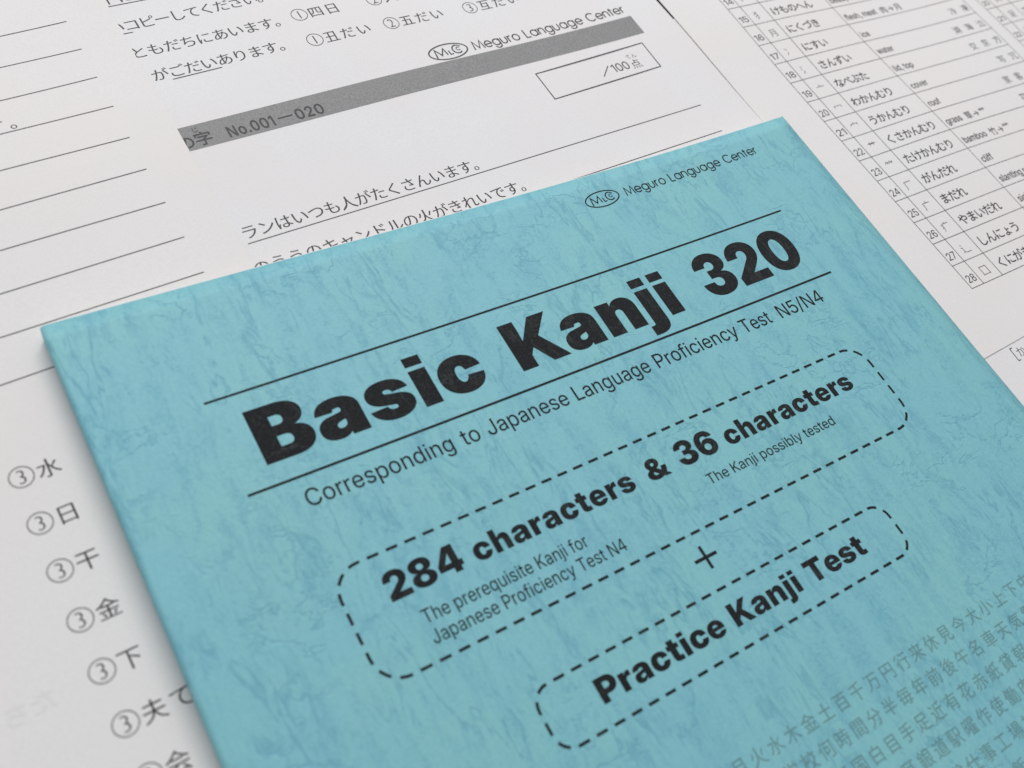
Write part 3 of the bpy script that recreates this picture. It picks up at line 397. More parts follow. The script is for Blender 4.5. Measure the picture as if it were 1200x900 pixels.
  't': [328, [[[297,536], [297,457], [188,457], [188,139], [189,119], [194,103], [201,91], [213,83], [228,78], [248,76], [294,80], [307,2], [241,-5], [197,-1], [160,11], [132,30], [110,57], [98,90], [94,131], [94,457], [9,457], [9,536], [94,536], [94,669], [188,669], [188,536]]]],
  'u': [581, [[[257,-8], [222,-5], [190,2], [160,15], [134,33], [112,56], [94,84], [81,117], [73,155], [70,198], [70,536], [164,536], [164,207], [168,169], [179,136], [196,110], [220,91], [249,80], [284,76], [308,78], [331,83], [351,92], [370,105], [386,121], [399,140], [409,163], [414,189], [416,219], [416,536], [511,536], [511,0], [420,0], [420,95], [416,86], [392,51], [364,25], [332,7], [296,-4]]]],
  'v': [550, [[[225,0], [21,536], [123,536], [276,92], [317,226], [428,536], [529,536], [325,0]]]],
  'w': [802, [[[189,0], [26,536], [125,536], [198,272], [240,100], [251,154], [290,307], [354,536], [449,536], [512,307], [531,234], [562,102], [603,271], [677,536], [776,536], [613,0], [518,0], [442,262], [401,424], [360,262], [284,0]]]],
  'y': [551, [[[66,-199], [82,-119], [122,-123], [149,-122], [161,-117], [173,-110], [183,-101], [192,-88], [201,-72], [226,0], [21,536], [123,536], [275,94], [306,196], [428,536], [530,536], [292,-84], [280,-110], [268,-133], [253,-152], [237,-169], [219,-183], [200,-193], [179,-201], [156,-205], [131,-207], [105,-206]]]],
 },
}
def heavy(style, s, spacing=0.0):
    key = (style, s, spacing)
    if key in _cache: return _cache[key]
    V = []; F = []; x = 0.0
    for ch in s:
        if ch == ' ': x += 0.26 + spacing; continue
        k2 = (style, ch)
        if k2 not in _cache:
            adv, C = FONT[style][ch]
            cu = bpy.data.curves.new('glyph', 'CURVE'); cu.dimensions = '2D'; cu.fill_mode = 'FRONT'
            for c_ in C:
                sp = cu.splines.new('POLY'); sp.points.add(len(c_) - 1); sp.use_cyclic_u = True
                for p, (a, b_) in zip(sp.points, c_): p.co = (a / 1000, b_ / 1000, 0, 1)
            o = bpy.data.objects.new('glyph', cu); col.objects.link(o)
            me = bpy.data.meshes.new_from_object(o)
            Vg = [(v.co.x, v.co.y) for v in me.vertices]; Fg = []
            for p in me.polygons:
                f = tuple(p.vertices)
                A = sum(Vg[f[i]][0] * Vg[f[(i + 1) % len(f)]][1] - Vg[f[(i + 1) % len(f)]][0] * Vg[f[i]][1] for i in range(len(f)))
                Fg.append(f if A > 0 else f[::-1])
            bpy.data.objects.remove(o); bpy.data.curves.remove(cu); bpy.data.meshes.remove(me)
            _cache[k2] = (adv / 1000, Vg, Fg)
        adv, Vg, Fg = _cache[k2]
        n = len(V); V += [(x + a, b_) for a, b_ in Vg]; F += [tuple(n + i for i in f) for f in Fg]
        x += adv + spacing
    _cache[key] = (V, F)
    return _cache[key]

def fit(ink, gl, P0, P1, cap, capu=0.682, ax=0.0, ay=0.0):
    """lay a line of letters with its ink running from P0 to P1 along the baseline"""
    V, F = gl; V = fattened(V, F, ax, ay)
    x0 = min(v[0] for v in V); x1 = max(v[0] for v in V)
    dx, dy = P1[0] - P0[0], P1[1] - P0[1]; L = max(1e-6, math.hypot(dx, dy)); dx /= L; dy /= L
    kx = L / (x1 - x0); ky = cap / capu
    ink.add([(P0[0] + dx * (a - x0) * kx - dy * b_ * ky, P0[1] + dy * (a - x0) * kx + dx * b_ * ky) for a, b_ in V], F)

def kana(ink, s, P0, P1, em, ax=0.006, ay=-0.006, flip=False, sx=1.0, tilt=(0.999, 0.04)):
    """full-width characters, the first centred on P0 and the last on P1"""
    n = len(s); dx, dy = P1[0] - P0[0], P1[1] - P0[1]
    L = math.hypot(dx, dy); ux, uy = (dx / L, dy / L) if L > 1e-6 else tilt
    for i, ch in enumerate(s):
        if ch in ' \u3000': continue
        f_ = i / max(1, n - 1); cx = P0[0] + dx * f_; cy = P0[1] + dy * f_
        V, F = glyph(ch); V = fattened(V, F, ax, ay)
        q = []
        for a, b_ in V:
            a = (a - 0.5) * em * sx * (-1 if flip else 1); b_ = (b_ - 0.38) * em
            q.append((cx + ux * a - uy * b_, cy + uy * a + ux * b_))
        ink.add(q, F)

def numbered(ink, d, c, direction, r=2.25, em=4.6):
    """a circled digit"""
    ux, uy = direction
    ink.ribbon([(c[0] + r * math.cos(k * math.pi / 18), c[1] + r * math.sin(k * math.pi / 18)) for k in range(36)], 0.20, closed=True)
    V, F = glyph(d)
    x0 = min(v[0] for v in V); x1 = max(v[0] for v in V); mx = (x0 + x1) / 2
    V = fattened(V, F, -0.006, -0.022)
    q = []
    for a, b_ in V:
        a = (a - mx) * em * 0.85; b_ = (b_ - 0.341) * em
        q.append((c[0] + ux * a - uy * b_, c[1] + uy * a + ux * b_))
    ink.add(q, F, 0.004)

# thin geometric lettering drawn as strokes: cap height 0.72, x-height 0.53
def arc(cx, cy, r, a0, a1, n=16, ry=None):
    ry = ry or r
    return [(cx + r * math.cos(math.radians(a0 + (a1 - a0) * i / n)), cy + ry * math.sin(math.radians(a0 + (a1 - a0) * i / n))) for i in range(n + 1)]
ST = {
 'M': (0.86, [[(0, 0), (0.10, 0.72), (0.39, 0.08), (0.68, 0.72), (0.78, 0)]]),
 'e': (0.62, [[(0.01, 0.265), (0.53, 0.265)] + arc(0.27, 0.265, 0.26, 4, 322, 24)]),
 'g': (0.64, [arc(0.27, 0.265, 0.26, 0, 360, 28), [(0.53, 0.53), (0.53, 0.02)] + arc(0.275, 0.02, 0.255, -8, -158, 12)]),
 'u': (0.54, [[(0, 0.53), (0, 0.21)] + arc(0.21, 0.21, 0.21, 180, 360, 12) + [(0.42, 0.53)]]),
 'r': (0.30, [[(0, 0), (0, 0.53)], [(0.0, 0.32)] + arc(0.19, 0.32, 0.19, 165, 78, 6)]),
 'o': (0.64, [arc(0.27, 0.265, 0.26, 0, 360, 28)]),
 'L': (0.44, [[(0, 0.72), (0, 0), (0.36, 0)]]),
 'a': (0.64, [arc(0.27, 0.265, 0.26, 0, 360, 28), [(0.53, 0.53), (0.53, 0)]]),
 'n': (0.54, [[(0, 0), (0, 0.53)], [(0, 0.32)] + arc(0.21, 0.32, 0.21, 180, 0, 12) + [(0.42, 0)]]),
 'C': (0.76, [arc(0.36, 0.36, 0.355, 42, 318, 28)]),
 't': (0.30, [[(0.10, 0.70), (0.10, 0)], [(-0.02, 0.53), (0.24, 0.53)]]),
 ' ': (0.32, [])}
def strokes(ink, s, P0, P1, cap, w):
    x = 0; segs = []
    for ch in s:
        adv, L = ST[ch]; adv += 0.055
        for q in L: segs.append([(x + a, b_) for a, b_ in q])
        x += adv
    x1 = max(a for q in segs for a, _ in q)
    dx, dy = P1[0] - P0[0], P1[1] - P0[1]; L = math.hypot(dx, dy); dx /= L; dy /= L
    kx = L / x1; ky = cap / 0.72
    for q in segs:
        ink.ribbon([(P0[0] + dx * a * kx - dy * b_ * ky, P0[1] + dy * a * kx + dx * b_ * ky) for a, b_ in q], w)

def logo(ink, c, ang, rx=6.3, ry=2.85, w=0.42):
    """oval emblem with a large M, a small L and a C that curls round a tiny c"""
    ca, sa = math.cos(ang), math.sin(ang)
    def T(q): return [(c[0] + x * ca - y * sa, c[1] + x * sa + y * ca) for x, y in q]
    k = rx / 6.3
    ink.ribbon(T([(rx * math.cos(i * math.pi / 24), ry * math.sin(i * math.pi / 24)) for i in range(48)]), w, closed=True)
    ink.ribbon(T([(x * k, y * k) for x, y in [(-4.4, -1.7), (-3.9, 1.5), (-2.5, -1.0), (-1.1, 1.5), (-0.7, -1.2)]]), w * 1.05)
    ink.ribbon(T([(x * k, y * k) for x, y in [(0.2, 0.3), (0.2, -1.25), (1.2, -1.25)]]), w * 0.85)
    ink.ribbon(T([(x * k, y * k) for x, y in arc(3.05, 0.15, 1.45, 75, 318, 18, 1.55)] ), w)
    ink.ribbon(T([(x * k, y * k) for x, y in [(3.4, 1.65), (4.5, 1.0)]]), w * 0.7)
    ink.ribbon(T([(x * k, y * k) for x, y in arc(3.45, 0.25, 0.60, 30, 330, 12)]), w * 0.6)

def line(name, surf, parent, P0, P1, w, material=None, label=None):
    k = Ink(surf); k.ribbon([P0, P1], w, step=6.0); return k.build(name, material or M_PRINT, parent, label)

def text(name, surf, parent, fn, material=None, label=None, eps=0.035):
    k = Ink(surf, eps); fn(k); return k.build(name, material or M_PRINT, parent, label)

def tag(o, label, cat): o['label'] = label; o['category'] = cat

# ------------------------------------------------------------------ desk
o = link('desk_surface', [(-900, -700, 0), (1100, -700, 0), (1100, 900, 0), (-900, 900, 0)], [(0, 1, 2, 3)], M_DESK)
o['kind'] = 'structure'

# ------------------------------------------------------------------ loose sheets, lowest first
# sheet lying under the others, its lower part shows at the right edge
under, zu = sheet('handout_sheet', [(96, 46.0), (305.6, 54.5), (317.5, -242), (108, -250.5)], 0.50, M_PAPER_B)
tag(under, 'white sheet at the right picture edge, mostly hidden below the sheet with the radical table', 'paper')
text('printed_caption', zu, under, lambda k: (k.ribbon([(227.6, -90.4), (226.6, -90.4), (226.4, -94.4), (227.4, -94.4)], 0.25),
     kana(k, 'かくれた字', (229.5, -92.3), (243.5, -91.7), 3.5, -0.008, -0.012)))

# radical table sheet
def lift_r(x, y): return 0.10 * math.exp(-max(0, x - 206) / 10.0)
TA = 0.022
def tp(a, b): return (228.35 + a - TA * (b - 40) + 0.0, b + 0.006 * a)      # table coordinates: a across, b up
rt, zr = sheet('radical_table_sheet', [(203.75, 134.4), (414, 136.0), (425.6, -81.0), (211.8, -89.9)], 0.72, M_PAPER, 48, 48, lift=lift_r)
tag(rt, 'white sheet printed with a numbered table of kanji radicals, right of the blue booklet', 'paper')
ROWY = [49.1 + 8.55 * k for k in range(9, 0, -1)] + [49.1, 40.5, 31.95, 23.35, 14.9, 6.3, -2.25, -10.8, -19.35, -27.8, -36.3, -44.8, -53.3, -61.8, -70.3]
COL = [0.0, 5.3, 13.85, 41.6, 100.2]
grid = Ink(zr)
for n_, a in enumerate(COL): grid.ribbon([tp(a, ROWY[0]), tp(a, ROWY[-1])], 0.19, step=6)
for y in ROWY: grid.ribbon([tp(0, y), tp(COL[-1], y)], 0.19, step=6)
for a in (106.2, 111.5, 120.0, 147.8): grid.ribbon([tp(a, ROWY[0]), tp(a, ROWY[-1])], 0.19, step=6)
for y in ROWY: grid.ribbon([tp(106.2, y), tp(178, y)], 0.19, step=6)
grid.build('table_grid', M_PRINT, rt, 'thin ruled grid of the radical table')
ROWS = [('阝', 'おおざと', 'village', '都 部'), ('攵', 'ぼくづくり', 'strike', '教 数'), ('頁', 'おおがい', 'head', '顔 頭'),
        ('亻', 'にんべん', 'person', '休 体'), ('彳', 'ぎょうにんべん', 'go', '後 待'), ('扌', 'てへん', 'hand', '持 打'),
        ('忄', 'りっしんべん', 'heart', '快 忙'), ('礻', 'しめすへん', 'altar', '社 神'), ('阝', 'こざとへん', 'hill', '院 陽'),
        ('犭', 'けものへん', 'beast, dog', '独 猫'), ('月', 'にくづき', 'flesh, meat  肉→月', '腸 脳'), ('冫', 'にすい', 'ice', '冷 凍'),
        ('氵', 'さんずい', 'water', '湖 海 泣'), ('亠', 'なべぶた', 'lid, top', '交 京 方'), ('冖', 'わかんむり', 'cover', '写 冗'),
        ('宀', 'うかんむり', 'roof', '家 客 安'), ('艹', 'くさかんむり', 'grass  草→艹', '花 茶 菜'), ('⺮', 'たけかんむり', 'bamboo  竹→⺮', '答 筆 箱'),
        ('厂', 'がんだれ', 'cliff', '原 歴'), ('广', 'まだれ', 'slanting roof', '店 広 庭'), ('疒', 'やまいだれ', 'sickness', '病 痛'),
        ('辶', 'しんにょう', 'road', '道 近 送'), ('囗', 'くにがまえ', 'enclosure', '国 図 園')]
def mixed(k, s, a, b, em):
    x = a
    run = ''
    def flush(x, run):
        if not run.strip(): return x + 0.22 * em * len(run)
        g_ = heavy('book', run.strip()); w_ = max(v[0] for v in g_[0]) - min(v[0] for v in g_[0])
        lead = len(run) - len(run.lstrip())
        x += 0.22 * em * lead
        fit(k, g_, tp(x, b), tp(x + w_ * em * 0.78, b), 0.727 * em * 0.9, 0.727, ax=0.010, ay=0.008)
        return x + w_ * em * 0.78 + 0.22 * em * (len(run) - len(run.rstrip()) + 0.4)
    for ch in s:
        if ord(ch) < 256: run += ch
        else:
            x = flush(x, run); run = ''
            kana(k, ch, tp(x + 1.7, b + 1.1), tp(x + 1.7, b + 1.1), 3.5, 0.004, 0.004); x += 3.7
    flush(x, run)
HT = (1.0, 0.006)
def cell(name, fn): text(name, zr, rt, fn)
def kan(k, ch, a, b, em, w): kana(k, ch, tp(a, b), tp(a, b), em, w, w, tilt=HT)
for i, (rad, nm, en, ex) in enumerate(ROWS):
    num = str(6 + i); b = ROWY[i + 1]
    two = len(num) > 1
    cell('row_number', lambda k: fit(k, heavy('book', num), tp(0.9 if two else 1.9, b + 1.7), tp(4.3 if two else 3.4, b + 1.7), 2.55, 0.727))
    cell('radical', lambda k: kan(k, rad, 9.4, b + 3.6, 3.7, -0.012))
    w_ = len(nm) * 3.75
    cell('radical_name', lambda k: kana(k, nm, tp(17.4, b + 3.7), tp(13.7 + w_, b + 3.7), 4.05, 0.010, 0.010))
    cell('meaning', lambda k: mixed(k, en, 42.9, b + 1.9, 3.9))
    def examples(k):
        E_ = ex.split(' ')
        for q, ch in enumerate(E_): kan(k, ch, 97.4 - (len(E_) - 1 - q) * 6.4, b + 3.4, 3.7, -0.005)
    cell('example_kanji', examples)
for i in range(len(ROWS)):
    b = ROWY[i + 1]
    cell('row_number', lambda k: fit(k, heavy('book', str(9 + i)), tp(107.2, b + 1.7), tp(110.3, b + 1.7), 2.3, 0.727))
    cell('radical', lambda k: kan(k, '言金食門車馬魚鳥竹糸虫貝足雨衣革音骨皿目石禾舌'[i], 115.6, b + 3.6, 3.7, -0.01))
    cell('radical_name', lambda k: kana(k, 'ごんべん', tp(123, b + 3.6), tp(134.5, b + 3.6), 3.9, 0, 0))

# test sheet with the grey header bar
def lift_h(x, y): return 0.26 * math.exp(-max(0, 207 - x) / 7.0)
ht, zh = sheet('test_sheet', [(-15.2, 261.6), (194.6, 272.0), (209.4, -25.0), (-0.4, -35.4)], 0.86, M_PAPER_B, 60, 60, lift=lift_h)
tag(ht, 'white test sheet with grey header bar and score box, just above the booklet', 'paper')
def bar(k):
    n_ = 40; A, B, C_, D = (40.3, 48.3), (192.4, 55.2), (192.5, 47.3), (40.6, 40.5)
    P = []
    for i in range(n_ + 1):
        f_ = i / n_; P += [(A[0] + (B[0] - A[0]) * f_, A[1] + (B[1] - A[1]) * f_), (D[0] + (C_[0] - D[0]) * f_, D[1] + (C_[1] - D[1]) * f_)]
    k.add(P, [(2 * i, 2 * i + 1, 2 * i + 3, 2 * i + 2) for i in range(n_)])
text('header_bar', zh, ht, bar, M_GREY, 'grey halftone bar')
text('header_text', zh, ht, lambda k: (kana(k, 'の', (47.0, 43.6), (47.0, 43.6), 4.6, 0.012, 0.014), kana(k, '字', (51.5, 43.9), (51.5, 43.9), 4.7, 0.012, 0.014),
     kana(k, 'じ', (50.4, 47.1), (50.4, 47.1), 1.9, 0.0, 0.0),
     fit(k, heavy('semi', 'No.001', 0.02), (57.8, 42.3), (70.2, 42.9), 3.5, 0.727), k.ribbon([(71.3, 44.9), (75.4, 45.1)], 0.42),
     fit(k, heavy('semi', '020', 0.02), (76.2, 43.1), (84.0, 43.45), 3.5, 0.727)), eps=0.075)
text('emblem', zh, ht, lambda k: logo(k, (127.2, 55.6), 0.05), label='small oval emblem with the letters MLC')
text('publisher_text', zh, ht, lambda k: strokes(k, 'Meguro Language Center', (135.6, 54.2), (191.8, 57.1), 3.3, 0.42))
def boxr(k, P, w):
    k.ribbon([P[0], P[1], P[2], P[3]], w, closed=True)
text('score_box', zh, ht, lambda k: boxr(k, [(148.3, 40.9), (189.0, 43.6), (189.1, 33.1), (148.6, 30.4)], 0.34))
text('score_text', zh, ht, lambda k: (k.ribbon([(168.6, 34.3), (172.3, 37.9)], 0.3), fit(k, heavy('book', '100'), (173.0, 34.8), (179.2, 35.1), 3.1, 0.727),
     kana(k, '点', (181.8, 36.3), (181.8, 36.3), 3.9, -0.005, -0.01), kana(k, 'てん', (180.9, 39.5), (183.0, 39.6), 1.9, -0.004, -0.006)))
# questions above the bar
text('question_text', zh, ht, lambda k: kana(k, 'らいいコピーしてください。', (36.6, 86.2), (85.9, 88.6), 4.6))
line('underline', zh, ht, (38.0, 83.7), (48.4, 84.1), 0.3)
text('question_text', zh, ht, lambda k: kana(k, 'ノートにコピーをかきます。', (38.3, 96.8), (89.0, 99.2), 4.6))
line('underline', zh, ht, (42.0, 94.4), (60.0, 95.2), 0.3)
text('question_text', zh, ht, lambda k: kana(k, 'ともだちにあいます。', (47.2, 76.6), (86.6, 78.3), 4.6))
text('question_text', zh, ht, lambda k: kana(k, 'がごだいあります。', (49.4, 67.6), (84.0, 69.3), 4.6))
line('underline', zh, ht, (51.8, 65.1), (65.0, 65.8), 0.3)
U = (0.999, 0.04)
text('answer_choice', zh, ht, lambda k: (numbered(k, '1', (92.4, 79.2), U), kana(k, '四日', (97.3, 79.3), (102.3, 79.5), 4.5)))
text('answer_choice', zh, ht, lambda k: (numbered(k, '2', (115.7, 80.1), U), kana(k, '人日', (120.8, 80.2), (125.8, 80.4), 4.5)))
text('answer_choice', zh, ht, lambda k: (numbered(k, '3', (142.4, 81.2), U), kana(k, '八日', (147.4, 81.3), (152.4, 81.5), 4.5)))
text('answer_choice', zh, ht, lambda k: (numbered(k, '1', (92.4, 68.9), U), kana(k, '丑だい', (97.3, 69.0), (107.3, 69.5), 4.5)))
text('answer_choice', zh, ht, lambda k: (numbered(k, '2', (116.2, 69.9), U), kana(k, '五だい', (121.2, 70.0), (131.2, 70.5), 4.5)))
text('answer_choice', zh, ht, lambda k: (numbered(k, '3', (142.8, 70.8), U), kana(k, '互だい', (147.9, 71.0), (158.0, 71.5), 4.5)))
# questions below the bar
text('question_text', zh, ht, lambda k: kana(k, 'ランはいつも人がたくさんいます。', (50.6, 13.26), (115.0, 15.6), 4.5))
line('answer_line', zh, ht, (48.9, 10.0), (192.3, 15.6), 0.26)
text('question_text', zh, ht, lambda k: kana(k, 'いのううのキャンドルの火がきれいです。', (44.9, 2.6), (123.7, 5.2), 4.5))
line('answer_line', zh, ht, (48.9, -1.1), (192.6, 4.75), 0.26)

# answer sheet at the left
ls, zl = sheet('answer_sheet', [(-163.0, 158.0), (44.0, 172.5), (50.0, -121.0), (-160.0, -135.0)], 1.00, M_PAPER, 60, 60,
               lift=lambda x, y: 0.28 * math.exp(-max(0, 48 - x) / 6.0))
tag(ls, 'white answer sheet with ruled lines and a column of circled threes, left of booklet', 'paper')
ENDS = [((17.6, 89.7), (34.1, 91.5)), ((14.5, 79.2), (34.5, 81.1)), ((11.4, 68.4), (34.8, 70.6)), ((8.3, 57.9), (35.1, 59.9)), ((5.2, 47.0), (35.2, 48.9)),
        ((2.0, 35.9), (35.4, 38.2)), ((-1.2, 25.1), (35.9, 27.3)), ((-4.3, 14.1), (36.2, 16.4)), ((-7.4, 3.5), (36.6, 5.6)), ((-10.6, -7.6), (36.9, -4.9))]
for (P0, P1) in ENDS:
    dx, dy = P1[0] - P0[0], P1[1] - P0[1]
    f_ = 120 / dx
    line('answer_line', zl, ls, (P1[0] - dx * f_, P1[1] - dy * f_ * 0.8), P0, 0.26)
    line('answer_line', zl, ls, P0, P1, 0.26)
text('question_text', zl, ls, lambda k: kana(k, '本をよみます。', (-17.6, 57.9), (13.2, 60.9), 4.6))
CH = ['水', '日', '干', '金', '下', '夫て', '会', '山', '川']
CC = [(-12.9, -28.8), (-12.7, -39.4), (-12.4, -49.9), (-12.2, -60.4), (-11.9, -70.9), (-11.4, -81.4), (-10.9, -91.5), (-10.5, -102), (-10.1, -112.5)]
W_ = (0.998, 0.035)
for ch, c_ in zip(CH, CC):
    def choice(k):
        numbered(k, '3', c_, W_)
        kana(k, ch, (c_[0] + 5.0, c_[1] + 0.1), (c_[0] + 5.0 * len(ch), c_[1] + 0.1 + 0.15 * (len(ch) - 1)), 4.5)
    text('answer_choice', zl, ls, choice)
for j, c_ in enumerate(CC):
    text('answer_choice', zl, ls, lambda k: (numbered(k, '2', (c_[0] - 26.5, c_[1] - 1.0), W_), kana(k, '木目土全上天今出州'[j], (c_[0] - 21.4, c_[1] - 0.9), (c_[0] - 21.3, c_[1] - 0.9), 4.5)))
text('show_through', zl, ls, lambda k: (kana(k, 'ちた', (-26.8, -72.0), (-22.2, -71.6), 4.6, flip=True), None), M_GHOST, 'faint mirrored print showing through from the back')['kind'] = 'stuff'

# ------------------------------------------------------------------ the booklet
bk = bpy.data.objects.new('booklet', None); col.objects.link(bk)
bk.empty_display_size = 0.02
bk.location = (0, 0, 1.17 * S)
tag(bk, 'thin blue leather-grain booklet titled in heavy black letters, lying on top of the papers', 'booklet')
def bz(x, y): return cover_z(x, y) - 1.17                       # heights measured from the booklet's base
CT = 0.24
prof = []
xs = [210 - 209.9 * (i / 56) for i in range(53)] + [12, 8, 5, 3.4, 2.2, 1.6, 1.1, 0.7, 0.4, 0.18, 0.05]
xs = sorted(set(xs), reverse=True)
NY = 72
ys = [0 - 297 * (j / NY) for j in range(NY + 1)]
def ring(y):
    P = [(x, bz(x, y)) for x in xs]
    zt = bz(0.05, y) - 0.12
    P += [(0.0, zt), (0.0, zt * 0.55 + 0.4), (0.02, 0.5), (0.25, 0.12), (0.9, 0.0)] + [(x, 0.0) for x in (20, 80, 140, 210)]
    return P
V = []; F = []
for y in ys:
    P = ring(y); n_ = len(P); inner = []
    for i, (x, z) in enumerate(P):
        a = P[max(0, i - 1)]; c_ = P[min(n_ - 1, i + 1)]
        dx, dz = c_[0] - a[0], c_[1] - a[1]; l = math.hypot(dx, dz) or 1
        inner.append((x - dz / l * CT, z + dx / l * CT))
    V += [(x, y, z) for x, z in P] + [(x, y, z) for x, z in inner]
k2 = 2 * n_
for j in range(NY):
    for i in range(n_ - 1):
        a = j * k2 + i
        F.append((a, a + 1, a + k2 + 1, a + k2)); b_ = a + n_
        F.append((b_, b_ + k2, b_ + k2 + 1, b_ + 1))
    for a, b_ in ((j * k2, j * k2 + n_), (j * k2 + n_ - 1, j * k2 + 2 * n_ - 1)): F.append((a, a + k2, b_ + k2, b_))
for j in (0, NY):
    for i in range(n_ - 1):
        a = j * k2 + i; F.append((a, a + n_, a + n_ + 1, a + 1))
cover = link('cover', V, F, M_COVER, bk, smooth=False)
me = cover.data
me.shade_smooth()
# page block: stacked leaves, each a hair out of line with the next
V = []; F = []
NL = 16
for q in range(NL):
    jx = random.uniform(-0.10, 0.10); jy = random.uniform(-0.10, 0.10)
    lo, hi = q / NL, (q + 0.9) / NL
    nx_, ny_ = 30, 40
    X = [0.55 + (209.35 + jx) * i / nx_ for i in range(nx_ + 1)]
    Y = [0.45 + jy - (297.0) * j / ny_ for j in range(ny_ + 1)]
    base = len(V)
    for w_ in (hi, lo):
        for y in Y:
            for x in X:
                top = bz(max(x, 1.6), min(y, 0)) - CT - 0.03 - max(0, 1.2 - x) * 0.5
                V.append((x, y, CT + 0.02 + (top - CT - 0.02) * w_))
    k_ = nx_ + 1; n_ = k_ * (ny_ + 1)
    if q in (0, NL - 1):
        for j in range(ny_):
            for i in range(nx_):
                a = base + j * k_ + i
                F.append((a, a + k_, a + k_ + 1, a + 1)) if q else F.append((n_ + a, n_ + a + 1, n_ + a + k_ + 1, n_ + a + k_))
    for i in range(nx_):
        a = base + i; F.append((a, a + 1, a + 1 + n_, a + n_)); a = base + ny_ * k_ + i; F.append((a + 1, a, a + n_, a + 1 + n_))
    for j in range(ny_):
        a = base + j * k_; F.append((a + k_, a, a + n_, a + k_ + n_)); a = base + j * k_ + nx_; F.append((a, a + k_, a + k_ + n_, a + n_))
link('page_block', V, F, M_PAGES, bk)

# print on the cover
def ctext(name, fn, material=None, label=None): return text(name, bz, bk, fn, material or M_INK, label, 0.04)
ctext('emblem', lambda k: logo(k, (138.8, -8.3), 0.02, 5.3, 2.45, 0.34), label='small oval emblem with the letters MLC')
ctext('publisher_text', lambda k: strokes(k, 'Meguro Language Center', (146.3, -9.7), (193.3, -9.2), 2.75, 0.34))
line('rule_line', bz, bk, (23.1, -29.2), (186.2, -29.2), 0.52, M_INK)
line('rule_line', bz, bk, (23.1, -51.75), (186.4, -51.75), 0.58, M_INK)
def title(k):
    fit(k, heavy('black', 'Basic', 0.028), (29.2, -46.9), (82.4, -47.0), 12.9, 0.727, 0.013, 0.004)
    fit(k, heavy('black', 'Kanji', 0.028), (91.0, -47.0), (139.4, -46.9), 12.9, 0.727, 0.013, 0.004)
    fit(k, heavy('black', '320', 0.015), (148.7, -46.7), (181.9, -46.7), 12.9, 0.727, 0.009, 0.002)
ctext('title_text', title, label='title in heavy black letters')
SUB = -58.7
def subtitle(k):
    for s, a, b_ in (('Corresponding', 33.1, 66.7), ('to', 69.0, 73.3), ('Japanese', 75.4, 96.9), ('Language', 98.9, 120.6), ('Proficiency', 122.7, 148.6), ('Test', 150.3, 159.9), ('N5/N4', 163.0, 178.4)):
        fit(k, heavy('book', s), (a, SUB), (b_, SUB), 3.85, 0.727)
ctext('subtitle_text', subtitle)
def rrect(x0, y0, x1, y1, r):
    q = []
    for cx, cy, a in ((x1 - r, y1 - r, 90), (x1 - r, y0 + r, 0), (x0 + r, y0 + r, -90), (x0 + r, y1 - r, -180)):
        q += arc(cx, cy, r, a, a - 90, 8)
    return q + [q[0]]
def dashes(k, path, dash, gap, w):
    L = [0.0]
    for a, b_ in zip(path, path[1:]): L.append(L[-1] + math.hypot(b_[0] - a[0], b_[1] - a[1]))
    tot = L[-1]; n_ = round(tot / (dash + gap)); pitch = tot / n_
    def at(s):
        s %= tot
        for i in range(len(L) - 1):
            if L[i + 1] >= s:
                f_ = (s - L[i]) / max(1e-9, L[i + 1] - L[i]); a, b_ = path[i], path[i + 1]
                return (a[0] + (b_[0] - a[0]) * f_, a[1] + (b_[1] - a[1]) * f_)
    for i in range(n_):
        s = i * pitch
        k.ribbon([at(s + dash * q / 4) for q in range(5)], w)
for x0, y0, x1, y1, r in ((30.4, -97.1, 177.2, -73.0, 6.0), (54.6, -122.8, 152.0, -110.1, 4.0)):
    ctext('dashed_border', lambda k: dashes(k, rrect(x0, y0, x1, y1, r), 2.5, 1.65, 0.62))
BL = -83.05
def feature(k):
    fit(k, heavy('black', '284', 0.01), (39.1, BL - 0.1), (55.9, BL), 6.0, 0.727)
    fit(k, heavy('black', 'characters', 0.02), (58.6, BL), (99.5, BL), 5.1, 0.727)
    fit(k, heavy('black', '&', 0.0), (103.4, BL), (109.3, BL), 5.0, 0.727)
    fit(k, heavy('black', '36', 0.01), (112.6, BL), (123.9, BL), 6.0, 0.727)
    fit(k, heavy('black', 'characters', 0.02), (126.5, BL), (168.1, BL), 5.1, 0.727)
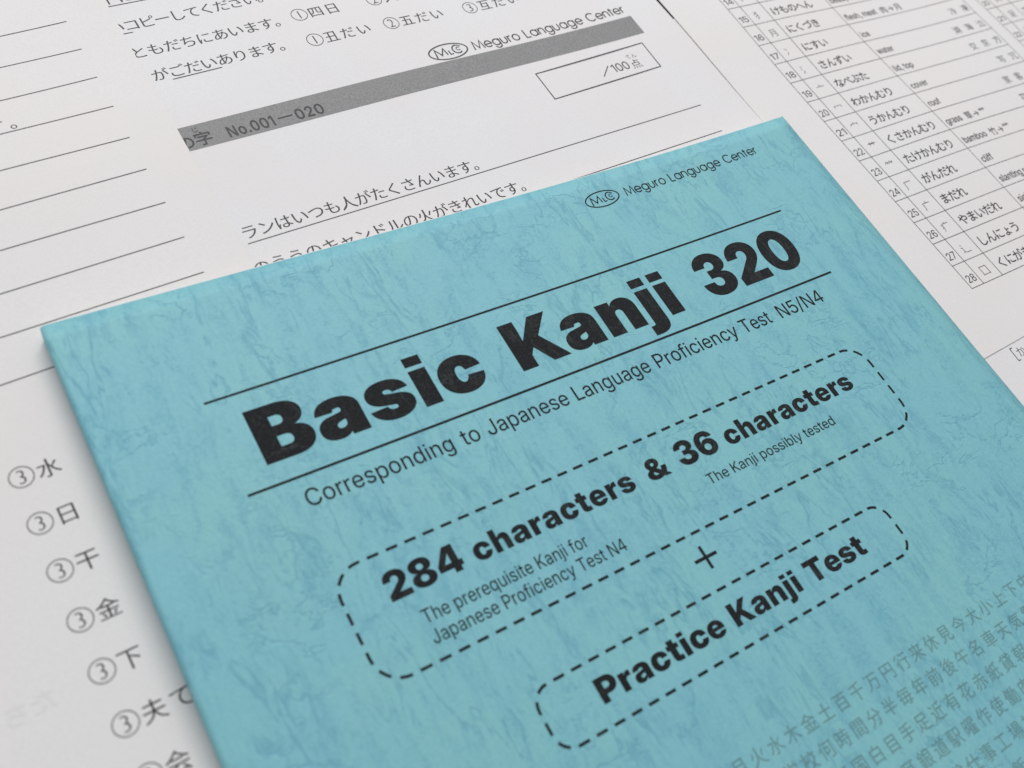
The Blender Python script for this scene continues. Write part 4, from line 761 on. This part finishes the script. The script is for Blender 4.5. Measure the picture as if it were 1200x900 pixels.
ctext('feature_text', feature, label='heavy black lettering inside the upper dashed frame')
def words(k, s, x0, x1, y, cap): fit(k, heavy('book', s), (x0, y), (x1, y), cap, 0.727)
ctext('note_text', lambda k: words(k, 'The prerequisite Kanji for', 43.1, 82.0, -89.7, 2.85))
ctext('note_text', lambda k: words(k, 'Japanese Proficiency Test N4', 42.9, 89.4, -94.0, 2.85))
ctext('note_text', lambda k: words(k, 'The Kanji possibly tested', 116.0, 156.0, -89.2, 2.5))
ctext('plus_sign', lambda k: (k.ribbon([(104.3, -100.2), (104.3, -105.6)], 0.75), k.ribbon([(101.3, -102.9), (107.3, -102.9)], 0.75)))
def practice(k):
    fit(k, heavy('black', 'Practice', 0.012), (67.0, -118.7), (98.9, -118.6), 5.0, 0.727)
    fit(k, heavy('black', 'Kanji', 0.012), (101.5, -118.6), (120.6, -118.6), 5.0, 0.727)
    fit(k, heavy('black', 'Test', 0.006), (123.6, -118.6), (140.9, -118.5), 5.0, 0.727)
ctext('feature_text', practice, label='heavy black lettering inside the lower dashed frame')
KR = ['一二三四五六七八九十日月火水木金土百千万円行来休見今大小上下中外',
      '左右東西南北人口女男子先生学校何時間分半毎年前後午名車天気電話長',
      '高安新古多少書読聞食飲買出入立会本語国白目手足近有花赤紙貸朝昼夕夜方'[2:34],
      '青黒春夏秋冬町村市店駅家父母兄姉弟食耳銀道駅曜作使働肉魚鳥牛犬',
      '同着知住止歩走送帰教習勉強問題答正体病院験仕事工場社員医者薬室',
      '重軽太早遅暑寒明暗広低別急特真写色味料理野菜茶飯体計画図館族親',
      '地球世界海洋英漢字文歌音楽映自主和洋服品売代借動物始終元台所用',
      '心思考意注発研究建不便利運転森林空港旅首洗切合通開度待集起乗屋']
for r_, s in enumerate(KR):
    y = -141.0 - 5.78 * r_
    k = Ink(bz, 0.03)
    kana(k, s, (33.9, y), (33.9 + 4.615 * (len(s) - 1), y), 3.85, 0.004, 0.004)
    k.build('kanji_row', M_TINT, bk, 'row of kanji in pale grey tint')
